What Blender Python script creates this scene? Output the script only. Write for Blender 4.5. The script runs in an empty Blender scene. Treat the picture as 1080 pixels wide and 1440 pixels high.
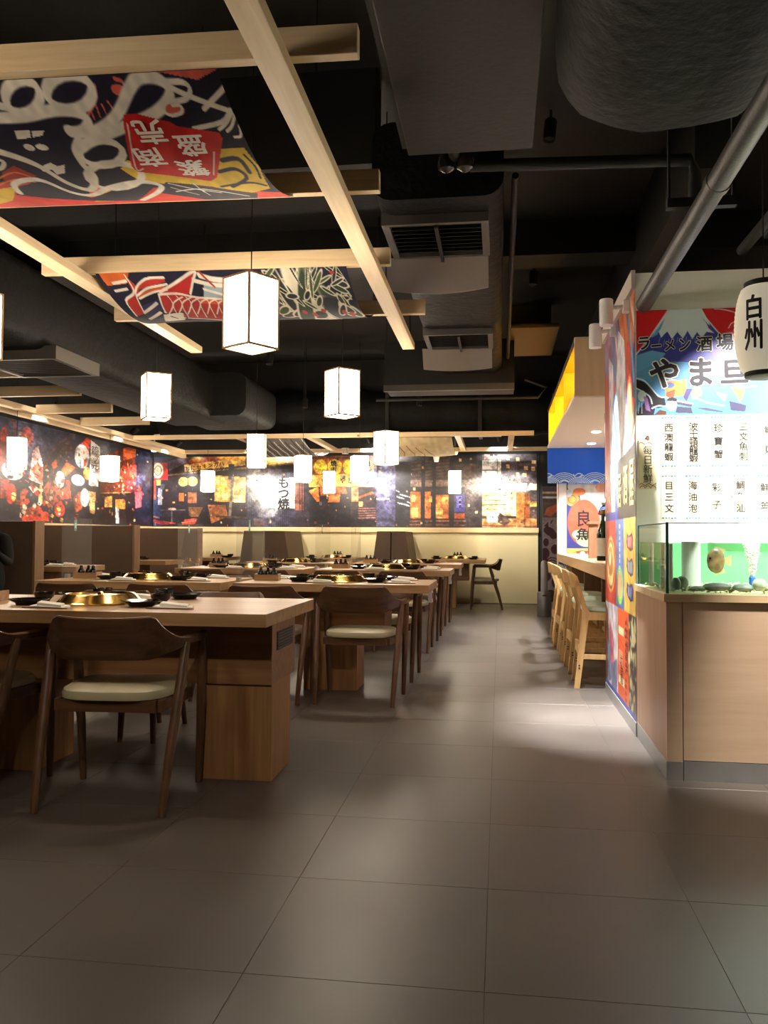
import bpy, bmesh, math, random
import numpy as np
from mathutils import Matrix, Vector

random.seed(7); RNG = np.random.default_rng(11)
R = math.radians
sc = bpy.context.scene
COL = sc.collection

# ------------------------------------------------------------------ camera
CAM_F, CAM_YAW, CAM_PIT, CAM_ROLL, CAM_H = 1177.5, 0.13743, 0.03119, 0.00498, 1.09
fw = Vector((-math.sin(CAM_YAW)*math.cos(CAM_PIT), math.cos(CAM_YAW)*math.cos(CAM_PIT), math.sin(CAM_PIT)))
rt = Vector((math.cos(CAM_YAW), math.sin(CAM_YAW), 0)); up = rt.cross(fw)
rt, up = rt*math.cos(CAM_ROLL)+up*math.sin(CAM_ROLL), up*math.cos(CAM_ROLL)-rt*math.sin(CAM_ROLL)
cd = bpy.data.cameras.new('camera'); cam = bpy.data.objects.new('camera', cd); COL.objects.link(cam)
cd.sensor_fit = 'VERTICAL'; cd.sensor_height = 36; cd.sensor_width = 27; cd.lens = 36*CAM_F/1440; cd.clip_start = .05
cam.matrix_world = Matrix(((rt.x, up.x, -fw.x, 0), (rt.y, up.y, -fw.y, 0), (rt.z, up.z, -fw.z, CAM_H), (0, 0, 0, 1)))
sc.camera = cam

# ------------------------------------------------------------------ world, exposure
w = bpy.data.worlds.new('world'); sc.world = w; w.use_nodes = True
w.node_tree.nodes['Background'].inputs[0].default_value = (1, .86, .7, 1)
w.node_tree.nodes['Background'].inputs[1].default_value = .045
sc.view_settings.view_transform = 'Standard'; sc.view_settings.look = 'None'
sc.view_settings.exposure = 0.45; sc.view_settings.gamma = 1; sc.view_settings.use_curve_mapping = False

# ------------------------------------------------------------------ lights (their fixtures are built further down)
WARM = (1, .89, .73); NEUT = (1, .93, .84); COOL = (.93, .97, 1)
SPOTS = []
def spot(loc, tgt, power, size, blend=.5, col=WARM, rad=.03):
    l = bpy.data.lights.new('spot_light', 'SPOT'); l.energy = power; l.spot_size = R(size); l.spot_blend = blend
    l.color = col; l.shadow_soft_size = rad
    o = bpy.data.objects.new('spot_light', l); COL.objects.link(o); o.location = loc
    o.rotation_euler = (Vector(tgt)-Vector(loc)).to_track_quat('-Z', 'Y').to_euler(); SPOTS.append((loc, tgt)); return o
LANTERN_GLOW = 29.0
# ceiling spots over the tables: (lamp, target, watts, cone)
TABLE_SPOTS = [((-1.55, 4.1, 3.05), (-1.75, 3.85, .77), 34, 62), ((-1.0, 6.75, 3.05), (-1.1, 6.1, .77), 66, 62), ((-2.5, 6.75, 3.05), (-2.6, 6.1, .77), 45, 60),
               ((-1.0, 9.2, 3.05), (-1.15, 8.7, .77), 80, 60), ((-2.6, 9.2, 3.05), (-2.7, 8.7, .77), 70, 60), ((-1.1, 11.4, 2.9), (-1.2, 10.8, .77), 60, 60),
               ((-2.7, 11.4, 2.9), (-2.7, 10.8, .77), 50, 60), ((-.75, 12.9, 2.9), (-.7, 13.6, .77), 90, 80), ((-3.0, 12.9, 2.9), (-2.8, 13.6, .77), 85, 80),
               ((-5.2, 8.9, 3.0), (-5.2, 8.7, .77), 40, 60), ((-5.2, 11.0, 3.0), (-5.2, 11.0, .77), 40, 60)]
for a in TABLE_SPOTS: spot(a[0], a[1], a[2], a[3], .6)
# aisle, counter front and menu wall, plus added fill
AISLE_SPOTS = [((.3, 7.7, 3.4), (.05, 7.3, 0), 95, 50, NEUT), ((.3, 5.2, 3.55), (-.05, 4.9, 0), 45, 50, (1, .9, .78)), ((.2, 11.0, 3.55), (.0, 10.8, 0), 80, 50, NEUT),
               ((1.75, 3.35, 2.9), (1.6, 4.12, .55), 650, 38, (1, .93, .84)), ((1.3, 1.2, 3.5), (1.2, 2.2, 0), 16, 70, (1, .92, .8)), ((-.2, -.4, 3.3), (-1.35, 3.6, .45), 120, 40, (1, .88, .72))]  # last two are added fill: near aisle floor, then nearest table's front
for a in AISLE_SPOTS: spot(a[0], a[1], a[2], a[3], .7, a[4], .05)
MENU_SPOTS = [((1.62, 3.5, 2.75), (1.45, 4.8, 1.4), 400, 52), ((2.3, 3.6, 2.75), (2.1, 4.8, 1.4), 300, 60)]
for a in MENU_SPOTS: spot(a[0], a[1], a[2], a[3], .35, NEUT, .02)
# two wall heads on the poster wall
HEADS = [(.62, 5.02, 2.42), (.62, 5.60, 2.42)]
spot((.62, 5.02, 2.335), (.71, 5.05, 0), 780, 42, .8, COOL, .02); spot((.62, 5.60, 2.335), (.71, 5.62, 0), 780, 42, .8, COOL, .02)
# wall washers on the two street murals
WASH = [((-4.0, 13.2, 2.62), (-3.95, 14.37, 1.85)), ((-2.05, 13.2, 2.62), (-2.0, 14.37, 1.95)), ((.0, 13.2, 2.62), (.15, 14.37, 1.8)), ((-5.7, 13.0, 2.6), (-5.9, 14.3, 1.8))]
for a in WASH: spot(a[0], a[1], 190, 80, .9, (1, .96, .92), .03)
WASHL = [((-5.35, 9.4, 2.6), (-6.2, 9.7, 1.9)), ((-5.35, 11.6, 2.6), (-6.2, 11.6, 1.9)), ((-5.35, 13.3, 2.6), (-6.2, 13.4, 1.8))]
for a in WASHL: spot(a[0], a[1], 110, 80, .9, (1, .95, .92), .03)
# downlights in the bar soffit
SOFFIT = [(1.05, 8.0), (1.05, 9.4), (1.12, 10.55)]
for x, y in SOFFIT: spot((x, y, 2.255), (x, y+.15, 0), 300, 100, .6, COOL, .04)

# ------------------------------------------------------------------ materials
def lin(c): return tuple(((v/255)/12.92 if v/255 <= .04045 else ((v/255+.055)/1.055)**2.4) for v in c)
MATS = {}
def mat(name, rgb, rough=.5, metal=0, spec=.5, bump=0, bscale=60, var=0, vscale=8, coat=0):
    if name in MATS: return MATS[name]
    m = bpy.data.materials.new(name); m.use_nodes = True; nt = m.node_tree; b = nt.nodes['Principled BSDF']
    c = lin(rgb); b.inputs['Base Color'].default_value = (*c, 1); b.inputs['Roughness'].default_value = rough
    b.inputs['Metallic'].default_value = metal; b.inputs['Specular IOR Level'].default_value = spec; b.inputs['Coat Weight'].default_value = coat
    if var or bump:
        tc = nt.nodes.new('ShaderNodeTexCoord'); n = nt.nodes.new('ShaderNodeTexNoise'); n.inputs['Scale'].default_value = vscale; n.inputs['Detail'].default_value = 5
        nt.links.new(tc.outputs['Object'], n.inputs['Vector'])
        if var:
            r = nt.nodes.new('ShaderNodeValToRGB'); r.color_ramp.elements[0].position = .3; r.color_ramp.elements[1].position = .7
            r.color_ramp.elements[0].color = (*[v*(1-var) for v in c], 1); r.color_ramp.elements[1].color = (*[min(1, v*(1+var)) for v in c], 1)
            nt.links.new(n.outputs['Fac'], r.inputs['Fac']); nt.links.new(r.outputs['Color'], b.inputs['Base Color'])
        if bump:
            n2 = nt.nodes.new('ShaderNodeTexNoise'); n2.inputs['Scale'].default_value = bscale; n2.inputs['Detail'].default_value = 4
            nt.links.new(tc.outputs['Object'], n2.inputs['Vector'])
            bp = nt.nodes.new('ShaderNodeBump'); bp.inputs['Strength'].default_value = bump; bp.inputs['Distance'].default_value = .02
            nt.links.new(n2.outputs['Fac'], bp.inputs['Height']); nt.links.new(bp.outputs['Normal'], b.inputs['Normal'])
    MATS[name] = m; return m
def wood(name, dark, light, axis='x', rough=.45, knots=False, grain=26, spec=.4):
    if name in MATS: return MATS[name]
    m = bpy.data.materials.new(name); m.use_nodes = True; nt = m.node_tree; b = nt.nodes['Principled BSDF']; N = nt.nodes.new; L = nt.links.new
    tc = N('ShaderNodeTexCoord'); mp = N('ShaderNodeMapping'); oi = N('ShaderNodeObjectInfo'); ad = N('ShaderNodeVectorMath')
    L(tc.outputs['Object'], ad.inputs[0]); L(oi.outputs['Random'], ad.inputs[1]); L(ad.outputs[0], mp.inputs['Vector'])
    s = [grain, grain, grain]; s['xyz'.index(axis)] = 1.3; mp.inputs['Scale'].default_value = s
    n = N('ShaderNodeTexNoise'); n.inputs['Scale'].default_value = 1; n.inputs['Detail'].default_value = 6; n.inputs['Roughness'].default_value = .6; n.inputs['Distortion'].default_value = .4
    L(mp.outputs[0], n.inputs['Vector'])
    r = N('ShaderNodeValToRGB'); r.color_ramp.elements[0].position = .32; r.color_ramp.elements[1].position = .68
    r.color_ramp.elements[0].color = (*lin(dark), 1); r.color_ramp.elements[1].color = (*lin(light), 1); L(n.outputs['Fac'], r.inputs['Fac'])
    out = r.outputs['Color']
    if knots:
        v = N('ShaderNodeTexVoronoi'); v.inputs['Scale'].default_value = 3.2; v.inputs['Randomness'].default_value = 1; L(ad.outputs[0], v.inputs['Vector'])
        kr = N('ShaderNodeValToRGB'); kr.color_ramp.elements[0].position = .03; kr.color_ramp.elements[1].position = .075
        L(v.outputs['Distance'], kr.inputs['Fac'])
        mx = N('ShaderNodeMix'); mx.data_type = 'RGBA'; L(kr.outputs['Color'], mx.inputs[0]); mx.inputs[6].default_value = (*lin((120, 72, 40)), 1); L(out, mx.inputs[7]); out = mx.outputs[2]
    L(out, b.inputs['Base Color']); b.inputs['Roughness'].default_value = rough; b.inputs['Specular IOR Level'].default_value = spec
    bp = N('ShaderNodeBump'); bp.inputs['Strength'].default_value = .08; bp.inputs['Distance'].default_value = .01; L(n.outputs['Fac'], bp.inputs['Height']); L(bp.outputs['Normal'], b.inputs['Normal'])
    MATS[name] = m; return m
def emit(name, rgb, s):
    m = bpy.data.materials.new(name); m.use_nodes = True; b = m.node_tree.nodes['Principled BSDF']
    b.inputs['Base Color'].default_value = (*rgb, 1); b.inputs['Emission Color'].default_value = (*rgb, 1); b.inputs['Emission Strength'].default_value = s; MATS[name] = m; return m
def glass(name, tint, gloss=.08, rough=.02, haze=0):
    m = bpy.data.materials.new(name); m.use_nodes = True; nt = m.node_tree; nt.nodes.clear(); N = nt.nodes.new; L = nt.links.new
    o = N('ShaderNodeOutputMaterial'); t = N('ShaderNodeBsdfTransparent'); t.inputs[0].default_value = (*tint, 1)
    g = N('ShaderNodeBsdfGlossy'); g.inputs['Roughness'].default_value = rough; fr = N('ShaderNodeFresnel'); fr.inputs['IOR'].default_value = 1.2
    ge = N('ShaderNodeNewGeometry'); iv = N('ShaderNodeMath'); iv.operation = 'SUBTRACT'; iv.inputs[0].default_value = 1; L(ge.outputs['Backfacing'], iv.inputs[1]); ml = N('ShaderNodeMath'); ml.operation = 'MULTIPLY'; L(fr.outputs[0], ml.inputs[0]); L(iv.outputs[0], ml.inputs[1])
    mx = N('ShaderNodeMixShader'); L(ml.outputs[0], mx.inputs[0]); L(t.outputs[0], mx.inputs[1]); L(g.outputs[0], mx.inputs[2]); last = mx
    if haze:
        d = N('ShaderNodeBsdfDiffuse'); d.inputs[0].default_value = (.8, .8, .78, 1); m2 = N('ShaderNodeMixShader'); m2.inputs[0].default_value = haze
        L(mx.outputs[0], m2.inputs[1]); L(d.outputs[0], m2.inputs[2]); last = m2
    L(last.outputs[0], o.inputs[0]); MATS[name] = m; return m
def printed(name, rough=.4, spec=.4):
    m = bpy.data.materials.new(name); m.use_nodes = True; nt = m.node_tree; b = nt.nodes['Principled BSDF']
    a = nt.nodes.new('ShaderNodeVertexColor'); a.layer_name = 'Col'; nt.links.new(a.outputs['Color'], b.inputs['Base Color'])
    b.inputs['Roughness'].default_value = rough; b.inputs['Specular IOR Level'].default_value = spec; MATS[name] = m; return m
PINE_X = wood('pine_x', (222, 192, 148), (242, 218, 178), 'x', .55, True); PINE_Y = wood('pine_y', (226, 198, 154), (244, 222, 184), 'y', .55, True)
OAK_X = wood('oak_x', (146, 110, 74), (180, 144, 102), 'x', .38); OAK_Z = wood('oak_z', (134, 96, 58), (166, 124, 80), 'z', .45)
WALNUT = wood('walnut', (66, 42, 26), (98, 66, 42), 'x', .38, grain=30, spec=.5); WALNUT_Z = wood('walnut_z', (72, 46, 28), (104, 72, 46), 'z', .38, grain=40, spec=.5)
BIRCH = wood('birch', (206, 160, 98), (226, 186, 126), 'z', .4, grain=40); LAM = wood('laminate', (204, 172, 142), (216, 186, 156), 'x', .42, grain=14)
LAM_D = wood('laminate_side', (176, 134, 106), (190, 150, 120), 'z', .42, grain=14); SLAB = wood('worktop', (204, 172, 128), (226, 198, 156), 'x', .4, grain=18)
BLACK = mat('black_paint', (15, 15, 14), .7, bump=.15, bscale=20, var=.2); FOIL = mat('black_insulation', (13, 13, 13), .75, spec=.25, bump=.6, bscale=14, var=.25)
GREYM = mat('grey_panel', (126, 120, 113), .6); PIPE = mat('pipe_paint', (52, 50, 49), .5, bump=.1); ACB = mat('unit_paint', (20, 19, 18), .6, bump=.1, bscale=30, var=.15)
CUSH = mat('vinyl', (168, 158, 128), .42, bump=.05, bscale=120); BOOTH = mat('booth_vinyl', (82, 62, 46), .6, bump=.06, bscale=90, var=.08); BOOTH_E = wood('booth_end', (120, 90, 62), (142, 110, 78), 'z', .5)
BRASS = mat('brass', (214, 172, 92), .16, 1); LACQ = mat('black_lacquer', (10, 8, 8), .12, spec=.6); NAPK = mat('napkin', (232, 226, 214), .8); CREAM = mat('cream_wall', (206, 192, 146), .6, var=.04, vscale=2)
STEEL = mat('steel', (160, 160, 158), .32, .45, var=.06); WHITE = mat('white_paint', (236, 236, 234), .5); WHITEM = mat('white_metal', (236, 234, 230), .35)
DARKV = mat('vent_dark', (22, 20, 18), .6); RUBBER = mat('rubber', (26, 24, 22), .7); BOTTLE = mat('dark_bottle', (14, 12, 10), .12); GBOT = mat('green_bottle', (18, 44, 24), .1, spec=.6)
YELLOW = mat('yellow_paint', (250, 206, 14), .5); BLUE = mat('blue_board', (4, 90, 226), .5); INK = mat('ink', (24, 22, 30), .6); WHITEI = mat('white_ink', (238, 238, 232), .6)
PRINT = printed('print_gloss', .36, .5); CLOTHP = printed('print_cloth', .85, .2)
GLASS = glass('tank_glass', (.94, .99, .975)); ACRYL = glass('acrylic', (.985, .985, .98), haze=.035); GEDGE = mat('glass_edge', (36, 112, 108), .15, spec=.8)
PAPER = emit('lantern_paper', (1, .88, .70), LANTERN_GLOW)

# ------------------------------------------------------------------ mesh helpers
def link(o, parent=None):
    COL.objects.link(o)
    if parent is not None: o.parent = parent
    return o
def tag(o, label=None, cat=None, group=None, kind=None):
    if label: o['label'] = label
    if cat: o['category'] = cat
    if group: o['group'] = group
    if kind: o['kind'] = kind
    return o
def thing(name, label, cat, loc=(0, 0, 0), rz=0, group=None):
    o = bpy.data.objects.new(name, None); o.empty_display_size = .1; COL.objects.link(o); o.location = loc; o.rotation_euler = (0, 0, rz)
    return tag(o, label, cat, group)
class MB:
    def __init__(s, org=(0, 0, 0)): s.v = []; s.f = []; s.o = Vector(org)
    def add(s, vs, fs):
        n = len(s.v); s.v += [tuple(Vector(p)-s.o) for p in vs]; s.f += [tuple(i+n for i in f) for f in fs]; return s
    def box(s, x0, x1, y0, y1, z0, z1):
        return s.add([(x0, y0, z0), (x1, y0, z0), (x1, y1, z0), (x0, y1, z0), (x0, y0, z1), (x1, y0, z1), (x1, y1, z1), (x0, y1, z1)],
                     [(0, 3, 2, 1), (4, 5, 6, 7), (0, 1, 5, 4), (1, 2, 6, 5), (2, 3, 7, 6), (3, 0, 4, 7)])
    def hexa(s, p): return s.add(p, [(0, 3, 2, 1), (4, 5, 6, 7), (0, 1, 5, 4), (1, 2, 6, 5), (2, 3, 7, 6), (3, 0, 4, 7)])
    def tube(s, pts, rad, n=10, cap=True):
        pts = [Vector(p) for p in pts]; rad = rad if isinstance(rad, (list, tuple)) else [rad]*len(pts); vs = []; prev = None
        for i, p in enumerate(pts):
            d = (pts[min(i+1, len(pts)-1)]-pts[max(i-1, 0)]).normalized()
            a = (prev - d*prev.dot(d)) if prev is not None else (Vector((1, 0, 0)) if abs(d.x) < .9 else Vector((0, 1, 0))); a = (a-d*a.dot(d)).normalized(); prev = a; b = d.cross(a)
            vs += [p+(a*math.cos(t)+b*math.sin(t))*rad[i] for t in [2*math.pi*k/n for k in range(n)]]
        fs = [(i*n+k, i*n+(k+1) % n, (i+1)*n+(k+1) % n, (i+1)*n+k) for i in range(len(pts)-1) for k in range(n)]
        if cap: fs += [tuple(range(n))[::-1], tuple(range((len(pts)-1)*n, len(pts)*n))]
        return s.add(vs, fs)
    def lathe(s, prof, n=24, c=(0, 0, 0), sx=1, sy=1):
        vs = [(c[0]+r*sx*math.cos(2*math.pi*k/n), c[1]+r*sy*math.sin(2*math.pi*k/n), c[2]+z) for r, z in prof for k in range(n)]
        fs = [(i*n+k, i*n+(k+1) % n, (i+1)*n+(k+1) % n, (i+1)*n+k) for i in range(len(prof)-1) for k in range(n)]
        fs += [tuple(range(n))[::-1], tuple(range((len(prof)-1)*n, len(prof)*n))]
        return s.add(vs, fs)
    def loft(s, rings, closed=True, cap=True):
        n = len(rings[0]); vs = [p for r in rings for p in r]; K = n if closed else n-1
        fs = [(i*n+k, i*n+(k+1) % n, (i+1)*n+(k+1) % n, (i+1)*n+k) for i in range(len(rings)-1) for k in range(K)]
        if cap: fs += [tuple(range(n))[::-1], tuple(range((len(rings)-1)*n, len(rings)*n))]
        return s.add(vs, fs)
    def mesh(s, name, m, bevel=0, smooth=False, seg=2):
        me = bpy.data.meshes.new(name); me.from_pydata(s.v, [], s.f)
        bm = bmesh.new(); bm.from_mesh(me)
        bmesh.ops.recalc_face_normals(bm, faces=bm.faces)
        if bevel: bmesh.ops.bevel(bm, geom=[e for e in bm.edges if e.is_manifold and e.calc_face_angle(0) > .5], offset=bevel, segments=seg, affect='EDGES', profile=.6, clamp_overlap=True)
        bm.to_mesh(me); bm.free(); me.materials.append(m)
        if smooth:
            me.polygons.foreach_set('use_smooth', [True]*len(me.polygons)); me.set_sharp_from_angle(angle=R(38))
        return me
    def build(s, name, m, parent=None, bevel=0, smooth=False, seg=2, loc=None, kind=None):
        o = bpy.data.objects.new(name, s.mesh(name, m, bevel, smooth, seg)); link(o, parent)
        if loc: o.location = loc
        if kind: o['kind'] = kind
        return o
def struct(name, mb, m, parent=None, **k): o = mb.build(name, m, parent, **k); o['kind'] = 'structure'; return o
def copy_tree(o, parent=None):
    c = o.copy(); COL.objects.link(c); c.parent = parent
    for ch in list(o.children): copy_tree(ch, c)
    return c
def inst(name, me, parent=None, loc=(0, 0, 0), rot=(0, 0, 0)):
    o = bpy.data.objects.new(name, me); link(o, parent); o.location = loc; o.rotation_euler = rot; return o

# ------------------------------------------------------------------ glyphs (Blender's own built-in font)
ALLCH = ''.join(sorted(set('居酒屋ラーメン酒場やま旦白州每日新鮮西澳龍蝦波士頓珍寶蟹目三文魚刺身海膽油泡彩雲子鯛魚汕鮮貝金良魚商売繁盛もつ焼やきとん焼肉鳥ちにセキンガハたてなャロツッ籠元大衆酒処営業中人気生海鮮丼拉麺')))
GL = {}
def make_glyphs():
    tmp = []
    for off in (0,):
        for ch in ALLCH:
            c = bpy.data.curves.new('t', 'FONT'); c.body = ch; c.resolution_u = 2; o = bpy.data.objects.new('t', c); COL.objects.link(o); tmp.append((ch, off, o, c))
    dg = bpy.context.evaluated_depsgraph_get(); dg.update()
    for ch, off, o, c in tmp:
        e = o.evaluated_get(dg); m = e.to_mesh(); GL[ch, off] = ([(v.co.x-.5, v.co.y-.38) for v in m.vertices], [tuple(p.vertices) for p in m.polygons]); e.to_mesh_clear()
    for ch, off, o, c in tmp: bpy.data.objects.remove(o); bpy.data.curves.remove(c)
make_glyphs()
def lettering(name, items, mapf, m, parent, off=0):
    """items: (char, cx, cy, size_x, size_y, turn); mapf(u, v) -> local point"""
    vs = []; fs = []
    for ch, cx, cy, sx, sy, a in items:
        g = GL[ch, 0]; ca, sa = math.cos(a), math.sin(a)
        for k in range(8 if off else 1):     # a heavier brush: the glyph overprinted slightly shifted
            ex, ey = off*math.cos(k*math.pi/4), off*math.sin(k*math.pi/4); n = len(vs)
            p0 = Vector(mapf(cx, cy)); nn = (Vector(mapf(cx+sx*.1, cy))-p0).cross(Vector(mapf(cx, cy+sy*.1))-p0).normalized()*.00012*k
            vs += [tuple(Vector(mapf(cx+((x+ex)*ca-(y+ey)*sa)*sx, cy+((x+ex)*sa+(y+ey)*ca)*sy))+nn) for x, y in g[0]]; fs += [tuple(i+n for i in f) for f in g[1]]
    me = bpy.data.meshes.new(name); me.from_pydata(vs, [], fs); me.materials.append(m); o = bpy.data.objects.new(name, me); return link(o, parent)

# ------------------------------------------------------------------ prints: colours computed per vertex of a fine grid
def vnoise(x, y, seed=0):
    r = np.random.default_rng(seed).random((64, 64)); xi = np.floor(x).astype(int); yi = np.floor(y).astype(int); fx = x-xi; fy = y-yi
    fx = fx*fx*(3-2*fx); fy = fy*fy*(3-2*fy); g = lambda a, b: r[a % 64, b % 64]
    return (g(xi, yi)*(1-fx)+g(xi+1, yi)*fx)*(1-fy)+(g(xi, yi+1)*(1-fx)+g(xi+1, yi+1)*fx)*fy
class Cv:
    """drawing whose coordinates x, y (in drawing units) are given for every vertex"""
    def __init__(s, x, y, bg): s.x = x; s.y = y; s.c = np.ones(x.shape+(3,))*np.array(bg, float)
    def put(s, m, col): m = np.clip(m, 0, 1)[..., None]; s.c = s.c*(1-m)+np.array(col, float)*m; return s
    def poly(s, pts, col, a=1):
        ins = np.zeros(s.x.shape, bool); n = len(pts)
        for i in range(n):
            x1, y1 = pts[i]; x2, y2 = pts[(i+1) % n]
            if y1 == y2: continue
            ins ^= ((s.y > y1) != (s.y > y2)) & (s.x < (x2-x1)*(s.y-y1)/(y2-y1)+x1)
        return s.put(ins*a, col)
    def rect(s, x0, y0, x1, y1, col, a=1): return s.put(((s.x >= x0) & (s.x <= x1) & (s.y >= y0) & (s.y <= y1))*a, col)
    def ell(s, cx, cy, rx, ry, col, rot=0, soft=.08, a=1):
        ca, sa = math.cos(rot), math.sin(rot); dx = s.x-cx; dy = s.y-cy; d = np.sqrt(((dx*ca+dy*sa)/rx)**2+((dy*ca-dx*sa)/ry)**2)
        return s.put(np.clip((1-d)/soft+.5, 0, 1)*a, col)
    def line(s, pts, wd, col, a=1):
        d = np.full(s.x.shape, 1e9)
        for (x1, y1), (x2, y2) in zip(pts[:-1], pts[1:]):
            L2 = (x2-x1)**2+(y2-y1)**2+1e-9; t = np.clip(((s.x-x1)*(x2-x1)+(s.y-y1)*(y2-y1))/L2, 0, 1); d = np.minimum(d, np.hypot(s.x-x1-t*(x2-x1), s.y-y1-t*(y2-y1)))
        return s.put(np.clip((wd/2-d)/(.2*wd)+.5, 0, 1)*a, col)
    def ring(s, cx, cy, rx, ry, wd, col, rot=0): return s.line([(cx+rx*math.cos(t)*math.cos(rot)-ry*math.sin(t)*math.sin(rot), cy+rx*math.cos(t)*math.sin(rot)+ry*math.sin(t)*math.cos(rot)) for t in np.linspace(0, 2*math.pi, 22)], wd, col)
    def glow(s, cx, cy, rx, ry, col, a=1): return s.put(a*np.exp(-(((s.x-cx)/rx)**2+((s.y-cy)/ry)**2)), col)
    def run(s, ops):
        for o in ops: getattr(s, o[0])(*o[1:])
        return s
    def noise(s, sc_, amp, seed=0, sy=None): n = vnoise(s.x/sc_+50, s.y/(sy or sc_)+50, seed); s.c = s.c*(1+amp*(n-.5)*2)[..., None]; return s
    def speck(s, n, box, rmin, rmax, cols, seed=0):
        g = np.random.default_rng(seed)
        for _ in range(n):
            s.ell(g.uniform(box[0], box[2]), g.uniform(box[1], box[3]), g.uniform(rmin, rmax), g.uniform(rmin, rmax), cols[g.integers(len(cols))], g.uniform(0, 3), .3)
        return s
def smooth_path(pts, n=6):
    out = []
    P = [pts[0]]+list(pts)+[pts[-1]]
    for i in range(1, len(P)-2):
        for k in range(n):
            t = k/n; q = []
            for d in (0, 1):
                a, b, c, e = P[i-1][d], P[i][d], P[i+1][d], P[i+2][d]; q.append(.5*(2*b+(c-a)*t+(2*a-5*b+4*c-e)*t*t+(3*b-a-3*c+e)*t**3))
            out.append(tuple(q))
    return out+[pts[-1]]
def print_grid(name, pts, cv, m, parent=None):
    """pts: (ny, nx, 3) array of vertices in the parent's frame, cv: drawing evaluated at these vertices"""
    ny, nx = pts.shape[:2]; me = bpy.data.meshes.new(name)
    i = np.arange(ny*nx).reshape(ny, nx); q = np.stack([i[:-1, :-1], i[1:, :-1], i[1:, 1:], i[:-1, 1:]], -1).reshape(-1)
    nf = len(q)//4; me.vertices.add(ny*nx); me.vertices.foreach_set('co', pts.reshape(-1).astype(np.float32)); me.loops.add(len(q)); me.loops.foreach_set('vertex_index', q.astype(np.int32))
    me.polygons.add(nf); me.polygons.foreach_set('loop_start', np.arange(nf, dtype=np.int32)*4); me.polygons.foreach_set('use_smooth', np.ones(nf, bool)); me.update(calc_edges=True)
    a = me.color_attributes.new('Col', 'FLOAT_COLOR', 'POINT'); c = np.clip(cv.c/255, 0, 1); c = np.where(c <= .04045, c/12.92, ((c+.055)/1.055)**2.4)
    a.data.foreach_set('color', np.concatenate([c, np.ones(c.shape[:2]+(1,))], -1).reshape(-1).astype(np.float32)); me.materials.append(m)
    o = bpy.data.objects.new(name, me); return link(o, parent)
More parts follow.
